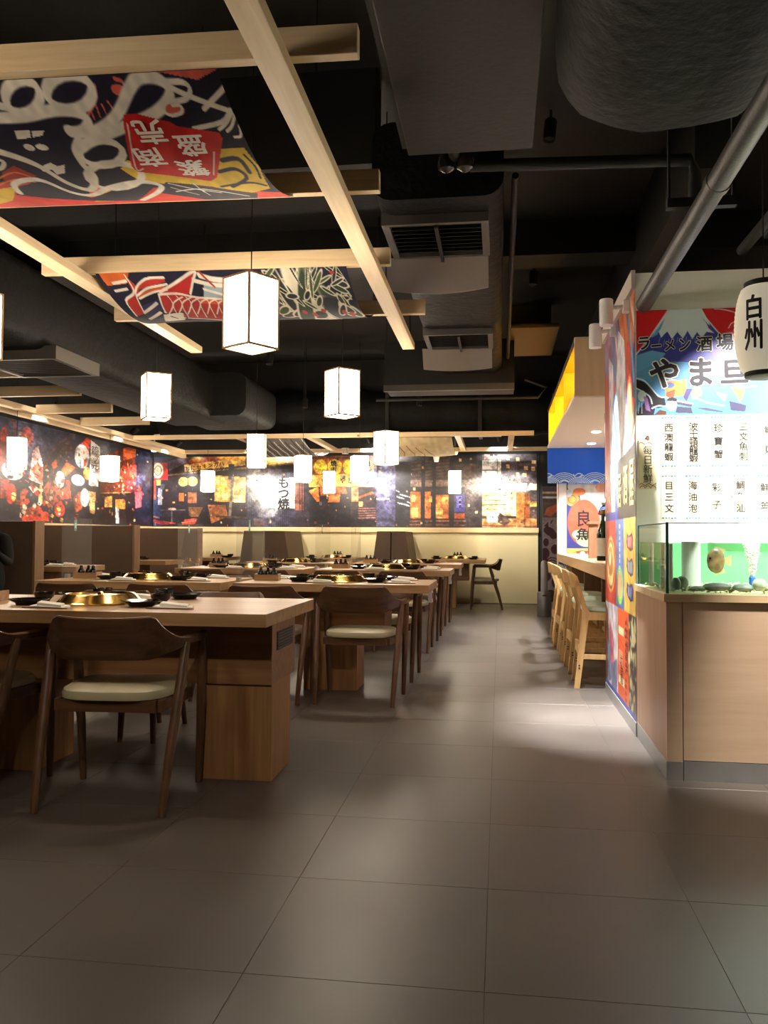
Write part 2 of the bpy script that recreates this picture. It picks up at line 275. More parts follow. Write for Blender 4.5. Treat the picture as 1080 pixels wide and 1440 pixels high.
# artwork in sheet units (metres along the sheet times a drawing scale)
ART_FISHERMAN = [
('poly',[(-433.3,481.8),(-342.2,480.9),(-381.9,489.3)],(206,96,84)),
('line',[(-550.7,510.8),(-545.6,508.3),(-538.4,504.8),(-531.1,501.1),(-525.5,497.9),(-522.2,495.1),(-520.1,492.3),(-518.8,490.1),(-517.8,488.5)],1.9,(206,96,84)),
('ell',-490.0,492.9,9.5,4.1,(206,96,84)),
('line',[(-488.5,485.5),(-486.9,485.7),(-484.6,486.1),(-482.3,486.5),(-480.6,487.0),(-479.9,487.7),(-479.6,488.5),(-479.6,489.3),(-479.6,489.9)],3.1,(206,96,84)),
('line',[(-541.3,505.6),(-543.5,513.4)],1.9,(206,96,84)),
('line',[(-530.6,502.8),(-533.6,511.5)],1.9,(206,96,84)),
('line',[(-522.1,502.1),(-522.7,508.5)],1.9,(206,96,84)),
('line',[(-511.9,500.4),(-510.2,505.8)],2.3,(206,96,84)),
('poly',[(-774.6,583.8),(-737.0,576.1),(-716.6,593.4),(-653.6,612.7),(-518.4,602.2),(-433.6,609.5),(-343.1,640.5),(-393.3,734.5),(-973.5,734.5)],(196,52,40)),
('poly',[(-788.4,594.4),(-751.0,591.0),(-800.2,626.1),(-848.9,640.4)],(216,180,50)),
('poly',[(-768.3,614.4),(-653.6,612.7),(-697.8,654.4),(-786.0,634.8)],(206,44,36)),
('poly',[(-743.3,566.8),(-714.6,558.4),(-697.7,573.8),(-723.1,587.2),(-761.7,584.7)],(150,48,40)),
('line',[(-765.4,576.8),(-757.7,574.7),(-746.7,571.7),(-735.4,569.0),(-726.5,567.8),(-720.2,568.7),(-715.2,571.0),(-711.5,573.6),(-708.8,575.5)],2.3,(222,106,44)),
('line',[(-773.5,586.6),(-766.2,584.8),(-755.8,582.1),(-744.8,579.7),(-735.5,578.6),(-728.0,579.4),(-721.2,581.4),(-715.5,583.7),(-711.5,585.3)],2.3,(222,106,44)),
('poly',[(-616.2,594.7),(-567.6,586.8),(-630.6,637.3),(-670.9,638.3)],(216,180,50)),
('poly',[(-633.3,593.5),(-612.0,595.0),(-636.4,614.4),(-653.6,612.7)],(222,106,44)),
('poly',[(-536.9,554.5),(-502.7,563.7),(-429.2,590.8),(-437.8,609.1),(-501.4,603.6),(-546.3,583.0),(-555.3,564.8)],(216,180,50)),
('poly',[(-398.8,551.2),(-360.3,551.4),(-353.1,576.2),(-361.8,620.6),(-402.5,631.3),(-451.6,615.7)],(216,180,50)),
('line',[(-402.5,565.2),(-397.5,564.7),(-390.1,563.8),(-382.6,563.5),(-377.1,564.7),(-374.3,568.2),(-373.1,573.8),(-372.9,579.9),(-372.9,584.3)],6.2,(32,30,48)),
('line',[(-418.2,581.4),(-412.7,580.4),(-404.7,579.0),(-396.6,578.0),(-390.4,578.4),(-386.3,580.9),(-383.1,584.8),(-381.9,589.6),(-383.4,594.1),(-389.4,598.5),(-399.2,603.2),(-409.4,607.7),(-416.6,611.0)],5.4,(32,30,48)),
('line',[(-365.7,559.7),(-364.2,562.4),(-362.2,566.4),(-360.2,571.2),(-359.1,575.9),(-359.3,580.8),(-360.2,586.4),(-361.6,591.7),(-362.6,595.6)],3.1,(32,30,48)),
('line',[(-433.6,609.5),(-424.0,607.9),(-410.2,605.7),(-396.0,603.8),(-384.8,603.2),(-377.1,604.4),(-371.1,607.1),(-366.7,610.0),(-363.6,612.1)],3.9,(32,30,48)),
('poly',[(-511.0,593.5),(-450.5,607.9),(-389.8,633.1),(-452.1,734.5),(-505.4,643.5),(-547.5,614.6)],(32,30,48)),
('line',[(-509.1,596.6),(-504.2,599.3),(-497.4,603.5),(-489.5,608.3),(-481.4,612.8),(-472.1,616.5),(-461.5,620.2),(-451.8,623.4),(-445.1,625.8)],1.9,(222,216,204)),
('line',[(-513.3,618.1),(-504.6,616.7),(-492.2,614.8),(-478.2,613.6),(-464.4,614.4),(-449.5,618.8),(-433.5,626.5),(-419.6,636.1),(-410.9,644.5)],2.3,(222,216,204)),
('line',[(-512.6,606.2),(-486.8,631.7)],1.6,(222,216,204)),
('line',[(-472.0,600.7),(-469.8,634.2)],1.9,(222,216,204)),
('poly',[(-746.7,591.3),(-705.4,584.1),(-676.2,603.1),(-658.0,621.4),(-590.7,596.6),(-547.2,593.8),(-535.4,600.9),(-601.5,642.6),(-736.9,622.7),(-774.4,609.6)],(32,30,48)),
('line',[(-763.5,606.7),(-760.5,602.0),(-757.1,595.7),(-752.8,589.8),(-746.7,585.7),(-737.1,582.9),(-724.7,580.8),(-712.1,579.9),(-701.5,580.7),(-693.7,584.5),(-687.8,590.8),(-682.9,598.2),(-677.6,604.4),(-671.6,608.6),(-665.3,611.7),(-658.1,613.4),(-649.3,613.1),(-638.7,610.0),(-627.2,604.8),(-615.4,599.6),(-603.5,595.6),(-590.2,592.7),(-575.9,590.1),(-562.2,588.4),(-550.8,587.9),(-541.4,589.1),(-533.4,591.7),(-527.4,595.1),(-524.3,598.5),(-524.6,602.0),(-528.0,606.0),(-533.7,610.4),(-541.1,615.2),(-551.8,621.3),(-566.2,628.8),(-581.4,637.1),(-593.3,644.3)],7.8,(222,216,204)),
('line',[(-599.4,495.1),(-606.7,499.7),(-616.6,503.6),(-627.7,506.1),(-638.0,506.8),(-645.9,505.4),(-650.1,502.4),(-650.1,498.1),(-646.1,493.4),(-638.7,489.1),(-629.1,485.6),(-618.7,483.5),(-609.0,483.0),(-601.2,484.1),(-596.6,486.8),(-596.0,490.6),(-599.4,495.1)],8.6,(222,216,204)),
('line',[(-526.0,493.5),(-533.4,498.2),(-544.5,502.3),(-557.6,504.8),(-570.6,505.4),(-581.3,503.9),(-588.1,500.6),(-590.0,496.1),(-586.8,491.3),(-579.2,486.8),(-568.3,483.2),(-555.9,481.1),(-543.5,480.7),(-533.1,481.9),(-526.1,484.8),(-523.5,488.8),(-526.0,493.5)],9.3,(222,216,204)),
('line',[(-685.4,509.0),(-677.5,509.2),(-666.2,509.6),(-653.5,509.8),(-641.4,509.6),(-629.9,508.8),(-618.1,507.6),(-606.8,506.4),(-596.7,505.7),(-587.7,505.5),(-579.6,505.7),(-572.4,506.1),(-566.3,506.9),(-561.1,508.0),(-556.9,509.5),(-554.1,511.2),(-553.0,513.0),(-554.2,515.3),(-557.4,517.8),(-561.8,520.3),(-566.7,522.2),(-572.6,523.2),(-579.6,523.6),(-586.2,523.7),(-590.8,523.8)],10.1,(222,216,204)),
('line',[(-671.8,498.6),(-668.6,499.1),(-663.9,499.8),(-659.0,500.5),(-655.3,501.3),(-653.0,502.2),(-651.4,503.2),(-650.4,504.2),(-649.6,504.8)],7.0,(222,216,204)),
('line',[(-589.4,522.5),(-584.9,523.3),(-578.6,524.6),(-570.7,525.4),(-561.5,525.0),(-550.6,523.1),(-538.2,520.4),(-525.3,516.8),(-512.7,512.3),(-500.1,506.3),(-487.6,499.3),(-476.3,492.9),(-467.0,488.5),(-460.0,486.1),(-454.6,485.1),(-449.9,484.8),(-445.2,484.9),(-440.0,485.4),(-434.8,486.4),(-430.2,487.8),(-427.0,489.5),(-425.0,491.6),(-424.1,494.1),(-424.6,496.8),(-427.1,499.5),(-431.9,502.3),(-438.7,505.3),(-447.2,508.3),(-456.9,511.1),(-468.2,513.7),(-481.3,516.0),(-495.2,518.4),(-508.9,520.8),(-523.2,523.5),(-538.2,526.3),(-552.4,529.0),(-564.2,531.6),(-573.2,533.9),(-580.0,536.0),(-585.1,537.8),(-588.8,539.1)],10.1,(222,216,204)),
('line',[(-586.1,522.1),(-585.3,523.6),(-584.0,525.6),(-583.2,528.1),(-583.9,530.7),(-587.2,533.4),(-592.2,536.4),(-597.5,539.7),(-601.6,543.2),(-603.9,547.1),(-605.3,551.4),(-606.2,555.9),(-606.9,560.1),(-606.7,563.8),(-605.6,567.1),(-605.0,570.5),(-606.7,574.6),(-611.8,580.4),(-619.4,587.9),(-628.6,595.0),(-637.2,599.4),(-644.4,599.3),(-650.9,596.2),(-656.6,591.3),(-661.7,585.9),(-665.7,579.6),(-669.0,572.5),(-672.7,565.8),(-677.2,560.3),(-682.5,556.1),(-688.2,552.6),(-694.1,549.5),(-700.0,546.7),(-706.3,543.9),(-712.9,541.3),(-718.9,539.2),(-723.0,537.7)],9.3,(222,216,204)),
('line',[(-534.1,546.3),(-541.8,551.7),(-553.5,556.4),(-567.3,559.3),(-580.8,560.0),(-591.7,558.1),(-598.5,554.1),(-600.2,548.9),(-596.7,543.4),(-588.8,538.4),(-577.7,534.5),(-564.9,532.2),(-552.2,531.8),(-541.4,533.2),(-534.1,536.4),(-531.5,540.9),(-534.1,546.3)],8.6,(222,216,204)),
('line',[(-534.5,578.0),(-545.5,586.3),(-562.0,593.8),(-581.1,598.8),(-599.3,599.7),(-613.1,596.4),(-620.8,589.7),(-621.8,581.4),(-616.3,573.1),(-605.4,565.9),(-590.6,560.6),(-573.8,557.6),(-557.3,557.1),(-543.2,559.1),(-533.8,563.6),(-530.6,570.1),(-534.5,578.0)],8.6,(222,216,204)),
('line',[(-435.8,486.8),(-432.0,488.4),(-426.7,490.8),(-420.3,493.5),(-413.8,496.1),(-406.9,498.6),(-399.3,501.2),(-391.6,503.8),(-384.1,506.3),(-376.4,508.8),(-368.3,511.3),(-361.2,513.5),(-356.2,515.1)],5.1,(222,216,204)),
('line',[(-422.9,489.1),(-418.8,489.3),(-412.7,489.5),(-406.5,489.8),(-401.8,490.5),(-399.1,491.5),(-397.3,492.8),(-396.5,494.2),(-396.7,495.7),(-398.1,497.4),(-400.5,499.2),(-403.8,501.0),(-407.5,502.3),(-412.3,503.1),(-418.2,503.4),(-423.7,503.5),(-427.5,503.6)],4.7,(222,216,204)),
('line',[(-351.5,496.1),(-389.9,511.5)],4.7,(222,216,204)),
('line',[(-355.4,514.0),(-358.1,515.9),(-361.9,518.6),(-367.0,521.6),(-373.7,523.9),(-383.5,525.4),(-395.8,526.4),(-407.5,527.2),(-415.7,527.7)],4.7,(222,216,204)),
('line',[(-355.1,516.3),(-357.5,518.0),(-361.1,520.4),(-365.1,523.1),(-368.9,525.3),(-372.6,527.1),(-376.5,528.6),(-380.0,529.8),(-382.4,530.7)],3.5,(222,216,204)),
('line',[(-352.8,518.7),(-354.6,520.5),(-357.2,523.0),(-360.2,525.8),(-363.0,528.1),(-365.7,529.8),(-368.6,531.2),(-371.2,532.2),(-372.9,533.0)],3.5,(222,216,204)),
('line',[(-352.8,528.6),(-353.3,530.5),(-354.1,533.3),(-355.3,536.3),(-356.8,538.4),(-359.1,539.3),(-361.9,539.4),(-364.5,539.3),(-366.4,539.2)],3.1,(222,216,204)),
('ell',-428.1,510.0,12.6,5.3,(206,96,84)),
('line',[(-444.7,510.5),(-443.3,511.3),(-441.4,512.4),(-439.0,513.5),(-436.2,514.2),(-432.6,514.2),(-428.4,513.9),(-424.3,513.3),(-421.3,512.5),(-419.5,511.3),(-418.5,509.7),(-418.3,508.2),(-418.9,507.1),(-420.9,506.5),(-424.0,506.3),(-427.3,506.2),(-429.5,506.1)],3.1,(222,216,204)),
('poly',[(-667.5,521.4),(-644.8,520.8),(-651.9,528.4),(-672.9,529.1)],(222,216,204)),
('poly',[(-642.9,521.6),(-624.0,521.6),(-633.0,526.5),(-648.1,528.0)],(222,216,204)),
('ell',-665.7,538.1,7.2,3.8,(222,216,204)),
('ell',-646.6,538.1,8.9,3.4,(222,216,204)),
('poly',[(-679.3,562.1),(-654.4,555.8),(-648.9,560.6),(-635.8,558.6),(-647.6,570.0),(-662.2,572.3),(-662.8,565.0),(-679.9,568.2)],(222,216,204)),
('line',[(-728.7,548.7),(-727.2,549.3),(-724.9,550.1),(-723.0,551.2),(-722.6,552.5),(-724.2,554.2),(-727.1,556.3),(-730.8,558.4),(-734.6,560.0),(-738.8,561.1),(-743.5,561.7),(-747.9,562.0),(-751.0,562.3)],4.7,(222,216,204)),
('poly',[(-498.8,510.1),(-480.0,510.9),(-443.4,519.1),(-436.2,523.8),(-384.6,533.8),(-383.8,539.5),(-426.8,589.9),(-441.5,596.8),(-535.0,570.8),(-536.9,562.6),(-505.0,514.9)],(196,34,34)),
('line',[(-502.1,518.6),(-507.1,526.3),(-515.5,538.6),(-525.1,552.7),(-532.2,564.0),(-533.3,568.9),(-530.3,569.5),(-526.0,568.1),(-523.1,567.3)],1.6,(222,216,204)),
('line',[(-406.3,554.1),(-429.0,585.6)],1.6,(222,216,204)),
('line',[(-416.0,560.7),(-440.9,590.0)],1.2,(180,60,40))]
ART_CARP = [
('poly',[(-524.1,337.2),(-481.0,337.9),(-495.1,345.4),(-523.2,346.6)],(196,96,44)),
('poly',[(-494.8,361.8),(-459.6,355.5),(-468.1,365.2),(-513.8,385.0)],(52,50,92)),
('poly',[(-390.2,347.2),(-363.4,349.5),(-373.6,359.6),(-400.7,356.7)],(150,168,178)),
('poly',[(-301.8,345.4),(-276.4,349.3),(-298.7,383.0),(-338.8,388.4)],(60,64,96)),
('poly',[(-490.4,340.7),(-482.8,347.3),(-467.2,342.6),(-439.3,342.3),(-440.4,344.7),(-481.6,349.1),(-494.9,354.8),(-502.7,370.6),(-519.2,373.9),(-510.9,356.6),(-493.2,350.8)],(176,54,46)),
('poly',[(-490.3,352.8),(-469.4,348.4),(-446.5,346.6),(-443.8,349.5),(-465.1,350.9),(-490.8,355.9)],(196,92,50)),
('poly',[(-456.4,351.5),(-424.2,344.9),(-393.8,339.0),(-403.4,345.3),(-416.2,353.8),(-433.8,352.9)],(178,48,46)),
('poly',[(-460.0,353.4),(-436.8,352.2),(-409.2,357.6),(-373.6,359.6),(-403.2,388.3),(-456.1,381.3),(-471.9,369.8)],(170,52,50)),
('poly',[(-411.7,356.5),(-372.5,358.4),(-378.8,364.6),(-410.8,362.5)],(196,88,60)),
('line',[(-456.4,351.5),(-450.5,350.2),(-442.1,348.5),(-432.8,346.7),(-424.2,344.9),(-415.5,343.1),(-406.3,341.1),(-398.4,339.6),(-393.8,339.0),(-393.3,339.7),(-395.9,341.2),(-399.9,343.3),(-403.4,345.3),(-406.6,347.4),(-410.2,349.8),(-413.7,352.1),(-416.2,353.8)],1.9,(222,216,204)),
('line',[(-459.5,353.0),(-454.9,352.9),(-448.2,352.7),(-440.8,352.6),(-433.8,352.9),(-427.7,353.6),(-421.7,354.8),(-415.5,356.0),(-408.5,357.0),(-399.5,357.7),(-389.2,358.3),(-379.7,358.8),(-373.2,359.1)],1.9,(222,216,204)),
('line',[(-471.9,369.8),(-469.6,371.6),(-466.7,374.5),(-462.5,378.0),(-456.1,381.3),(-444.6,383.8),(-429.2,386.0),(-414.3,387.8),(-404.2,389.3)],1.9,(222,216,204)),
('line',[(-460.0,353.4),(-461.1,354.9),(-462.8,357.2),(-464.8,359.9),(-466.6,362.5),(-468.1,365.0),(-469.6,367.7),(-471.1,370.3),(-472.3,372.3)],1.9,(222,216,204)),
('line',[(-490.4,340.7),(-490.0,342.4),(-489.4,345.1),(-489.6,348.1),(-491.4,350.8),(-495.7,352.7),(-501.9,354.2),(-508.0,355.7),(-512.5,357.7),(-514.7,361.0),(-516.0,365.3),(-517.4,370.1),(-519.2,373.9)],1.9,(222,216,204)),
('line',[(-491.7,353.8),(-487.7,352.7),(-482.2,351.2),(-475.9,349.6),(-469.4,348.4),(-461.9,347.7),(-453.3,347.1),(-445.4,346.6),(-439.9,346.3)],1.5,(222,216,204)),
('line',[(-490.8,355.9),(-486.1,355.0),(-479.4,353.6),(-472.1,352.3),(-465.6,351.3),(-459.5,350.7),(-453.4,350.3),(-448.0,350.0),(-444.2,349.8)],1.5,(222,216,204)),
('line',[(-439.3,342.3),(-444.2,342.3),(-451.2,342.2),(-458.9,342.3),(-465.8,342.9),(-472.2,344.2),(-478.7,345.9),(-484.7,348.1),(-489.6,350.8),(-493.1,354.7),(-496.1,360.0),(-499.4,365.8),(-502.7,370.6)],1.5,(222,216,204)),
('line',[(-401.8,344.5),(-398.5,345.1),(-393.7,345.8),(-388.3,346.7),(-383.1,347.4),(-377.5,347.8),(-371.6,348.2),(-366.2,348.4),(-362.5,348.6)],3.0,(222,216,204)),
('line',[(-391.2,341.6),(-388.5,342.1),(-384.7,342.8),(-380.3,343.5),(-376.0,344.2),(-371.5,344.6),(-366.6,344.9),(-362.1,345.1),(-359.1,345.3)],3.7,(222,216,204)),
('line',[(-394.1,350.7),(-372.8,355.1)],2.2,(222,216,204)),
('line',[(-388.8,339.4),(-377.7,349.2)],2.2,(170,60,50)),
('line',[(-513.4,345.1),(-492.9,343.8)],1.9,(222,216,204)),
('line',[(-517.3,350.3),(-498.1,348.8)],1.9,(222,216,204)),
('line',[(-500.5,369.0),(-470.9,359.8)],2.6,(222,216,204)),
('line',[(-505.9,379.1),(-477.6,369.6)],3.0,(222,216,204)),
('poly',[(-476.9,372.1),(-447.7,371.6),(-461.8,386.8),(-491.8,386.5)],(222,216,204)),
('line',[(-470.4,376.5),(-466.8,380.8)],2.2,(32,30,48)),
('line',[(-477.7,372.1),(-471.1,371.7),(-461.4,371.1),(-452.1,370.9),(-446.6,371.6),(-445.9,374.0),(-448.9,378.1),(-455.2,383.4),(-463.6,388.6),(-529.9,438.4),(-540.4,438.4),(-551.2,438.4),(-494.8,388.2),(-491.6,383.4),(-486.0,378.4),(-480.7,374.5),(-477.7,372.1)],1.5,(32,30,48)),
('line',[(-449.0,353.6),(-448.7,354.9),(-448.2,356.8),(-448.4,359.1),(-450.0,361.5),(-453.9,364.3),(-459.8,367.6),(-466.0,370.9),(-470.7,373.5)],1.1,(222,216,204)),
('line',[(-429.6,355.7),(-433.5,356.5),(-439.3,357.7),(-445.3,359.4),(-450.0,361.5),(-453.1,364.9),(-455.9,369.6),(-459.0,375.1),(-462.4,379.9)],1.1,(222,216,204)),
('line',[(-437.2,354.5),(-436.7,355.6),(-436.1,357.4),(-436.0,359.5),(-437.3,361.8),(-440.9,364.5),(-446.4,367.9),(-452.4,371.3),(-456.9,374.0)],1.1,(222,216,204)),
('line',[(-417.6,356.3),(-421.4,357.1),(-426.9,358.2),(-432.8,359.7),(-437.3,361.8),(-440.2,365.2),(-442.9,370.0),(-446.0,375.5),(-449.4,380.4)],1.1,(222,216,204)),
('line',[(-425.4,355.3),(-424.8,356.4),(-423.9,358.0),(-423.6,360.0),(-424.6,362.1),(-427.9,364.8),(-433.2,368.2),(-438.9,371.7),(-443.2,374.4)],1.1,(222,216,204)),
('line',[(-405.5,357.0),(-409.2,357.7),(-414.6,358.7),(-420.2,360.1),(-424.6,362.1),(-427.4,365.5),(-430.0,370.3),(-433.1,376.0),(-436.5,381.0)],1.1,(222,216,204)),
('line',[(-413.6,356.2),(-412.9,357.2),(-411.8,358.6),(-411.2,360.4),(-411.9,362.4),(-415.0,365.1),(-419.9,368.5),(-425.4,372.1),(-429.5,374.9)],1.1,(222,216,204)),
('line',[(-393.5,357.7),(-397.1,358.4),(-402.3,359.2),(-407.7,360.5),(-411.9,362.4),(-414.6,365.7),(-417.1,370.6),(-420.1,376.5),(-423.5,381.7)],1.1,(222,216,204)),
('line',[(-401.9,357.1),(-401.0,358.0),(-399.7,359.2),(-398.8,360.8),(-399.3,362.7),(-402.1,365.3),(-406.7,368.8),(-411.9,372.5),(-415.8,375.4)],1.1,(222,216,204)),
('line',[(-381.5,358.5),(-385.0,359.0),(-390.0,359.7),(-395.3,360.9),(-399.3,362.7),(-401.9,366.0),(-404.2,371.0),(-407.2,376.9),(-410.6,382.3)],1.1,(222,216,204)),
('line',[(-390.1,358.0),(-389.1,358.8),(-387.6,359.9),(-386.5,361.3),(-386.7,363.0),(-389.1,365.6),(-393.5,369.1),(-398.4,372.9),(-402.2,375.9)],1.1,(222,216,204)),
('line',[(-369.5,359.2),(-372.8,359.6),(-377.7,360.2),(-382.8,361.3),(-386.7,363.0),(-389.1,366.3),(-391.4,371.3),(-394.2,377.4),(-397.7,383.0)],1.1,(222,216,204)),
('ell',-238.9,367.4,13.5,4.7,(200,196,174),0.58,0.12),
('ell',-238.9,367.4,10.9,3.3,(38,44,46),0.58,0.15),
('ell',-212.3,370.0,9.5,3.2,(200,196,174),-0.82,0.12),
('ell',-212.3,370.0,7.0,1.8,(62,80,54),-0.82,0.15),
('ell',-245.0,347.1,11.1,2.1,(200,196,174),-1.17,0.12),
('ell',-245.0,347.1,8.7,1.4,(44,50,56),-1.17,0.15),
('ell',-250.9,345.0,13.3,1.9,(200,196,174),0.63,0.12),
('ell',-250.9,345.0,10.8,1.2,(38,44,46),0.63,0.15),
('ell',-295.9,359.6,8.6,2.2,(200,196,174),0.89,0.12),
('ell',-295.9,359.6,6.0,1.2,(44,50,56),0.89,0.15),
('ell',-230.0,385.6,9.1,52.8,(200,196,174),-0.45,0.12),
('ell',-230.0,385.6,6.5,52.8,(44,50,56),-0.45,0.15),
('ell',-247.3,363.8,9.1,4.1,(200,196,174),0.46,0.12),
('ell',-247.3,363.8,6.6,2.9,(52,66,52),0.46,0.15),
('ell',-268.4,350.5,8.6,1.8,(200,196,174),-1.04,0.12),
('ell',-268.4,350.5,6.1,1.1,(62,80,54),-1.04,0.15),
('ell',-209.7,360.4,11.7,3.3,(200,196,174),-1.04,0.12),
('ell',-209.7,360.4,9.2,2.2,(62,80,54),-1.04,0.15),
('ell',-207.2,356.0,9.6,2.6,(200,196,174),0.49,0.12),
('ell',-207.2,356.0,7.2,1.7,(38,44,46),0.49,0.15),
('ell',-296.2,379.6,15.0,7.0,(200,196,174),-0.23,0.12),
('ell',-296.2,379.6,12.4,4.1,(52,66,52),-0.23,0.15),
('ell',-266.1,358.7,7.6,2.1,(200,196,174),-0.77,0.12),
('ell',-266.1,358.7,5.1,1.2,(44,50,56),-0.77,0.15),
('ell',-287.6,346.3,13.1,2.0,(200,196,174),0.03,0.12),
('ell',-287.6,346.3,10.6,1.3,(62,80,54),0.03,0.15),
('ell',-205.4,343.6,12.4,2.2,(200,196,174),0.86,0.12),
('ell',-205.4,343.6,10.0,1.6,(38,44,46),0.86,0.15),
('ell',-276.0,385.0,9.5,53.4,(200,196,174),-0.33,0.12),
('ell',-276.0,385.0,6.9,53.4,(44,50,56),-0.33,0.15),
('ell',-284.2,378.6,12.0,6.3,(200,196,174),-0.44,0.12),
('ell',-284.2,378.6,9.4,3.7,(44,50,56),-0.44,0.15),
('ell',-212.8,362.0,12.7,2.8,(200,196,174),-0.04,0.12),
('ell',-212.8,362.0,10.2,1.8,(38,44,46),-0.04,0.15),
('ell',-302.9,358.8,14.3,2.1,(200,196,174),0.58,0.12),
('ell',-302.9,358.8,11.8,1.2,(62,80,54),0.58,0.15),
('ell',-205.6,355.0,10.4,1.9,(200,196,174),1.0,0.12),
('ell',-205.6,355.0,7.9,1.1,(38,44,46),1.0,0.15),
('ell',-205.9,350.6,8.7,2.8,(200,196,174),0.15,0.12),
('ell',-205.9,350.6,6.3,2.0,(44,50,56),0.15,0.15),
('ell',-239.4,369.9,8.5,4.0,(200,196,174),-0.84,0.12),
('ell',-239.4,369.9,5.9,2.5,(52,66,52),-0.84,0.15),
('ell',-271.5,353.7,14.6,2.9,(200,196,174),1.14,0.12),
('ell',-271.5,353.7,12.1,2.0,(52,66,52),1.14,0.15),
('ell',-264.1,347.6,10.7,2.5,(200,196,174),-0.93,0.12),
('ell',-264.1,347.6,8.2,1.8,(44,50,56),-0.93,0.15),
('ell',-231.4,356.2,9.9,2.0,(200,196,174),-0.55,0.12),
('ell',-231.4,356.2,7.4,1.1,(62,80,54),-0.55,0.15),
('ell',-313.2,368.4,10.4,4.2,(200,196,174),-1.12,0.12),
('ell',-313.2,368.4,7.8,2.8,(62,80,54),-1.12,0.15),
('ell',-270.7,364.5,9.7,3.4,(200,196,174),0.65,0.12),
('ell',-270.7,364.5,7.1,2.2,(62,80,54),0.65,0.15),
('ell',-300.6,372.1,11.3,5.5,(200,196,174),-0.42,0.12),
('ell',-300.6,372.1,8.7,3.7,(62,80,54),-0.42,0.15),
('ell',-262.4,371.2,12.5,5.3,(200,196,174),-0.37,0.12),
('ell',-262.4,371.2,9.9,3.6,(62,80,54),-0.37,0.15),
('ell',-227.5,373.0,10.3,5.9,(200,196,174),0.89,0.12),
('ell',-227.5,373.0,7.8,4.1,(52,66,52),0.89,0.15),
('ell',-203.1,386.5,11.8,51.9,(200,196,174),-0.8,0.12),
('ell',-203.1,386.5,9.1,51.9,(62,80,54),-0.8,0.15),
('ell',-229.4,366.4,12.9,3.1,(200,196,174),0.67,0.12),
('ell',-229.4,366.4,10.4,1.8,(52,66,52),0.67,0.15),
('ell',-273.2,357.4,13.7,2.4,(200,196,174),1.19,0.12),
('ell',-273.2,357.4,11.2,1.5,(44,50,56),1.19,0.15),
('ell',-287.8,352.8,12.1,2.0,(200,196,174),0.45,0.12),
('ell',-287.8,352.8,9.6,1.2,(38,44,46),0.45,0.15),
('ell',-203.9,390.4,14.5,48.0,(200,196,174),-0.93,0.12),
('ell',-203.9,390.4,17.5,48.0,(44,50,56),-0.93,0.15),
('ell',-250.6,357.9,10.5,2.5,(200,196,174),0.39,0.12),
('ell',-250.6,357.9,8.0,1.6,(38,44,46),0.39,0.15),
('ell',-229.8,347.1,13.6,1.5,(200,196,174),-0.23,0.12),
('ell',-229.8,347.1,11.2,0.8,(62,80,54),-0.23,0.15),
('ell',-213.6,376.3,12.9,6.1,(200,196,174),1.11,0.12),
('ell',-213.6,376.3,10.3,3.9,(62,80,54),1.11,0.15),
('ell',-299.3,356.6,10.0,2.8,(200,196,174),1.1,0.12),
('ell',-299.3,356.6,7.5,1.9,(44,50,56),1.1,0.15),
('ell',-267.7,370.7,12.5,4.1,(200,196,174),-0.86,0.12),
('ell',-267.7,370.7,9.9,2.5,(52,66,52),-0.86,0.15),
('ell',-257.3,383.3,15.2,55.1,(200,196,174),-0.36,0.12),
('ell',-257.3,383.3,12.6,7.1,(38,44,46),-0.36,0.15),
('ell',-257.3,349.5,13.8,2.2,(200,196,174),-0.42,0.12),
('ell',-257.3,349.5,11.4,1.4,(52,66,52),-0.42,0.15),
('ell',-276.7,384.9,11.6,53.5,(200,196,174),0.5,0.12),
('ell',-276.7,384.9,8.9,53.5,(52,66,52),0.5,0.15),
('ell',-202.6,381.2,12.3,7.4,(200,196,174),1.15,0.12),
('ell',-202.6,381.2,9.7,4.1,(52,66,52),1.15,0.15),
('ell',-266.6,340.2,13.7,1.6,(200,196,174),1.03,0.12),
('ell',-266.6,340.2,11.3,1.0,(44,50,56),1.03,0.15),
('ell',-241.4,343.5,11.5,1.8,(200,196,174),-0.5,0.12),
('ell',-241.4,343.5,9.1,1.2,(44,50,56),-0.5,0.15),
('ell',-237.9,348.1,13.9,2.4,(200,196,174),-0.61,0.12),
('ell',-237.9,348.1,11.4,1.7,(62,80,54),-0.61,0.15),
('ell',-210.2,367.0,9.7,3.7,(200,196,174),1.18,0.12),
('ell',-210.2,367.0,7.2,2.4,(38,44,46),1.18,0.15),
('ell',-297.4,342.7,9.3,2.0,(200,196,174),0.27,0.12),
('ell',-297.4,342.7,6.9,1.4,(38,44,46),0.27,0.15),
('ell',-247.9,350.9,12.6,2.3,(200,196,174),-1.11,0.12),
('ell',-247.9,350.9,10.1,1.6,(62,80,54),-1.11,0.15),
('ell',-245.6,364.1,8.4,3.7,(200,196,174),-0.74,0.12),
('ell',-245.6,364.1,5.9,2.5,(52,66,52),-0.74,0.15),
('ell',-211.0,353.9,11.4,2.7,(200,196,174),0.32,0.12),
('ell',-211.0,353.9,9.0,1.9,(52,66,52),0.32,0.15),
('ell',-212.1,374.3,11.3,5.8,(200,196,174),0.53,0.12),
('ell',-212.1,374.3,8.7,3.9,(62,80,54),0.53,0.15),
('ell',-259.6,367.7,9.9,2.8,(200,196,174),0.67,0.12),
('ell',-259.6,367.7,7.4,1.5,(62,80,54),0.67,0.15),
('ell',-227.9,355.2,9.7,2.1,(200,196,174),0.47,0.12),
('ell',-227.9,355.2,7.2,1.2,(52,66,52),0.47,0.15),
('ell',-257.5,357.3,7.9,3.0,(200,196,174),-0.56,0.12),
('ell',-257.5,357.3,5.4,2.1,(38,44,46),-0.56,0.15),
('ell',-214.9,363.8,7.7,3.7,(200,196,174),1.15,0.12),
